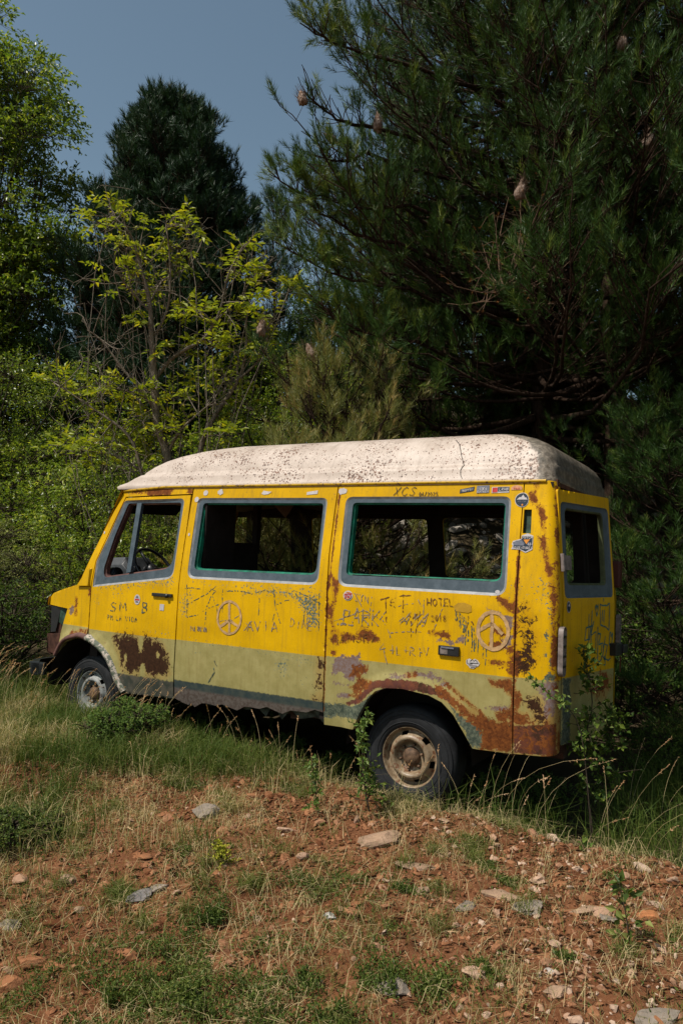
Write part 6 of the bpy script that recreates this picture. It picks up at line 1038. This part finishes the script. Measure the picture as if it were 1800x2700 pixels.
xs, ys, zs = map(np.concatenate, (xs, ys, zs)); n = len(xs); D = r_.normal(0, 1, (n, 3)) + [0, 0, 1.0]; tag(leafmesh('ground_cover', np.stack([xs, ys, zs], 1), D, r_.uniform(.010, .024, n), M['herb'], None, 8, .34, .8, np.clip(.4 + .35 * (vnoise(xs, ys, 3, 9) - .4) + r_.normal(0, .2, n), 0, 1)), kind='stuff')
# tall stalks with drooping seed heads
V = []; F = []; A = []; HV = []; HD = []; HS = []; HA = []; W = []
def stalk(x, y, h, lean, az, head=.10, thick=.0012, v=.6):
    z = gz(x, y); t = np.linspace(0, 1, 7)[:, None]; d = np.array([math.cos(az), math.sin(az), 0]); p = np.array([x, y, z]) + np.array([0, 0, h]) * (t - .28 * lean * t ** 3) + d * h * lean * t ** 2.2; W.append((p, thick, thick * .45)); m_ = int(10 + head * 110)
    tt = r_.uniform(1 - head / h, 1, m_); q = np.stack([np.interp(tt, t[:, 0], p[:, i]) for i in range(3)], 1); HV.append(q); dd = (p[-1] - p[-2]) / np.linalg.norm(p[-1] - p[-2]) + r_.normal(0, .38, (m_, 3)) + [0, 0, -.1]; HD.append(dd); HS.append(r_.uniform(.008, .017, m_)); HA.append(np.full(m_, v))
def field(n, fx, **kw):
    for _ in range(n): x, y = fx(); stalk(x, y, **{k: (v() if callable(v) else v) for k, v in kw.items()})
def infr(s0, s1, t0, t1):
    def f(): s = r_.uniform(s0, s1); t = r_.uniform(t0, t1); return VO[0] + s * .8665 + t * .499, VO[1] - s * .499 + t * .8665
    return f
U = lambda a, b: (lambda: r_.uniform(a, b))
field(90, infr(-1.2, 1.6, -.75, -.15), h=U(.25, .50), lean=U(.1, .6), az=U(-1.2, 1.6), head=U(.05, .11), v=U(.2, .9)); field(60, infr(-2.6, -.3, -1.2, .6), h=U(.35, .65), lean=U(.2, .8), az=U(-1, 1), head=U(.06, .12), v=U(.2, .8)); field(34, infr(1.4, 3.2, -.45, -.05), h=U(.2, .42), lean=U(.1, .5), az=U(0, 6.28), head=U(.04, .09), v=U(.2, .8))
field(26, infr(3.4, 4.6, -.25, .05), h=U(.28, .60), lean=U(.05, .9), az=U(-1.5, 2.2), head=U(.04, .09), v=U(.3, 1)); field(30, infr(4.3, 6.2, -.25, .9), h=U(.35, .70), lean=U(.4, 1.0), az=U(-.3, .9), head=U(.08, .14), v=U(.4, 1)); field(34, infr(0, 5, -2.4, -1.0), h=U(.10, .26), lean=U(.2, 1.0), az=U(0, 6.28), head=U(.03, .05), v=U(.4, 1))
HV, HD, HS, HA = map(np.concatenate, (HV, HD, HS, HA)); gs = empty('tall_grass', (0, 0, 0)); tag(gs, kind='stuff'); tubes('stalks', W, M['grass'], gs, 3).data.attributes.new('v', 'FLOAT', 'POINT'); sk_ = gs.children[0].data; sk_.attributes['v'].data.foreach_set('value', np.full(len(sk_.vertices), .88, dtype=np.float32)); leafmesh('seed_heads', HV, HD, HS, M['seed'], gs, 3, .3, .5, HA)
# ---- saplings and named plants
def sapling(pts, seed, label, mat, leaf=.028, nb=10, spread=.10, nlf=5, r0=.004, name='sapling', wid=.5, cat='plant', dep=None):
    """pts: photo pixels of the stem with depth of its root"""
    r = np.random.default_rng(seed); root = gp(*pts[0]) if dep is None else at(pts[0][0], pts[0][1], dep); root[2] = gz(root[0], root[1]); y0 = root[1]; P3 = np.array([root] + [at(a, b, y0 + .02 * i) for i, (a, b) in enumerate(pts[1:])]) - root; t = empty(name, tuple(root)); tag(t, label, cat); p = np.array(smooth_pts([tuple(q) for q in P3], 5)); W = [(p, r0, r0 * .35)]; LP = []; LD = []; LS = []
    for k in range(nb):
        i = r.integers(int(len(p) * .2), len(p)); d = nrm((r.normal(0, 1, 3) + [0, 0, .6])[None])[0]; l = spread * r.uniform(.4, 1.1) * (1.15 - .6 * i / len(p)); e = p[i] + d * l; c_ = curve(p[i], e, r, .2, 4); W.append((c_, r0 * .4, r0 * .2))
        for j in range(nlf): f = r.uniform(.25, 1.05); LP.append(p[i] + (e - p[i]) * f); LD.append(d * .5 + r.normal(0, .7, 3)); LS.append(leaf * r.uniform(.6, 1.2))
    for j in range(nlf * 3): i = r.integers(int(len(p) * .25), len(p)); LP.append(p[i]); LD.append(r.normal(0, .8, 3) + [0, 0, .3]); LS.append(leaf * r.uniform(.6, 1.1))
    tubes('stem', W, M['darkbark'], t, 4); leafmesh('leaves', np.array(LP), np.array(LD), np.array(LS), mat, t, seed, wid, .6); return t
M['leaf_fresh'] = attr_mat('fresh_leaves', (.06, .11, .02), (.11, .18, .035), (.20, .25, .05), .5, .3, trans=.25); M['leaf_spurge'] = attr_mat('spurge_leaves', (.22, .25, .02), (.36, .36, .03), (.45, .42, .05), .6, .2, trans=.2)
sapling([(975, 2150), (962, 2080), (955, 2000), (960, 1900)], 1, 'small leafy sapling standing in front of the left side of the rear wheel', M['leaf_fresh'], .036, 60, .15, 6, .006); sapling([(838, 2150), (832, 2080), (835, 2010)], 2, 'short leafy sapling left of the one before the rear wheel', M['leaf_fresh'], .030, 26, .08, 6, .003); sapling([(1050, 2100), (1048, 2010), (1042, 1930)], 3, 'thin sprig of leaves across the rear wheel rim', M['leaf_fresh'], .026, 8, .05, 4, .0025)
sapling([(1660, 2510), (1650, 2420), (1632, 2330)], 4, 'single dark leaved seedling on the gravel at right', M['herb'], .040, 14, .07, 4, .004, wid=.6); sapling([(1565, 2170), (1540, 1980), (1560, 1850), (1535, 1715)], 5, 'leafy wild rose growing up in front of the rear door', M['leaf_dark'], .042, 70, .17, 6, .006, wid=.6, dep=4.72); sapling([(1560, 2170), (1530, 1930), (1450, 1835), (1398, 1790)], 6, 'bright arching rose shoot across the rear corner of the van', M['leaf_fresh'], .030, 20, .07, 6, .004, wid=.6, dep=4.42)
sapling([(1600, 2190), (1595, 2050), (1620, 1900)], 7, 'leafy bramble below the rear door', M['leaf_dark'], .040, 80, .26, 6, .005, wid=.6, dep=4.8); sapling([(430, 1925), (440, 1870), (415, 1822)], 8, 'pale leaved sapling beneath the front door sill', M['leaf_sage'], .034, 22, .10, 5, .004, wid=.5); sapling([(720, 1990), (718, 1930), (716, 1880)], 9, 'upright feathery weed under the side panel', M['leaf_fresh'], .020, 22, .035, 7, .003, wid=.3); sapling([(670, 1990), (665, 1950), (668, 1915)], 10, 'shorter feathery weed under the side panel', M['leaf_fresh'], .020, 16, .035, 7, .003, wid=.3)
sapling([(590, 2290), (585, 2260), (580, 2235)], 11, 'yellow flowering spurge among dry grass at left', M['leaf_spurge'], .016, 44, .085, 9, .003, wid=.6, name='spurge'); sapling([(1540, 2250), (1535, 2230), (1530, 2205)], 12, 'two leaved seedling near the crest on the right', M['leaf_fresh'], .045, 3, .03, 2, .003, wid=.6)
def mound(sx, sy, r0, h, seed, label, mat, leaf=.018, n=30):
    b = gp(sx, sy); return leafy('shrub', tuple(b), blob(r0, r0 * .8, .02, h, n, .06, .10, seed, .3), seed, label, 'shrub', mat, leaf, .05, 26, 9, .45, tree=False, cr=.085, limb=.004, droop=-.05)
mound(330, 1965, .26, .26, 701, 'dark green shrub overhanging the soil ledge at left', M['leaf_fresh'], .020, 60); mound(420, 1880, .20, .20, 702, 'second green shrub on the grassy ledge, right of the overhanging one', M['leaf_fresh'], .018, 40); mound(60, 2230, .20, .14, 703, 'low green mound of leaves at the left edge', M['herb'], .018, 40)
mound(1430, 2140, .16, .20, 704, 'bright green feathery shrub on the crest right of the rear wheel', M['leaf_fresh'], .014, 50); 
for i_, (a_, b_, lb_) in enumerate(((520, 1940, 'leafy weed under the front door sill, right of the pale sapling'), (600, 1960, 'leafy weed under the middle of the side panel'), (760, 2000, 'leafy weed under the rear end of the side panel'), (890, 2050, 'leafy weed left of the rear wheel'), (1180, 2110, 'leafy weed right of the rear wheel'), (1290, 2110, 'leafy weed under the rear overhang of the van'))): mound(a_, b_, .07, .15, 720 + i_, lb_, M['leaf_fresh'], .022, 9)
def tuft(sx, sy, n, h, seed, label, vb, w=.0032, sp=.05):
    p = gp(sx, sy); r = np.random.default_rng(seed); x = r.normal(0, sp, n); y = r.normal(0, sp, n); z = H(x + p[0], y + p[1]) - p[2]; o = blades('grass_tuft', np.stack([x, y, z - .01], 1), r.uniform(.4 * h, h, n), np.full(n, w), np.abs(r.normal(.75, .25, n)), M['grass'], seed, np.full(n, vb)); o.location = p; tag(o, label, 'grass tuft')
tuft(600, 2200 - 60, 200, .16, 1, 'dry grass tuft around the pointed grey rock', .7, sp=.06); tuft(320, 2370, 260, .13, 2, 'dark green grass tuft left of the grey pair of rocks', .3, sp=.03); tuft(1200, 2120, 260, .17, 3, 'fountain shaped grass tuft at the foot of the rear wheel', .4, sp=.03); tuft(1060, 2140, 420, .15, 4, 'straw and green tuft right of the sapling', .62, sp=.07); tuft(1250, 2240, 320, .10, 5, 'round low tuft on the gravel right of the long rock', .45, sp=.05); tuft(1150, 2350, 200, .08, 6, 'small green tuft on the gravel between pale stones', .4, sp=.04)
tuft(1400, 2160, 700, .20, 7, 'bright green feathery tuft on the bank right of the rear wheel', .12, sp=.11)
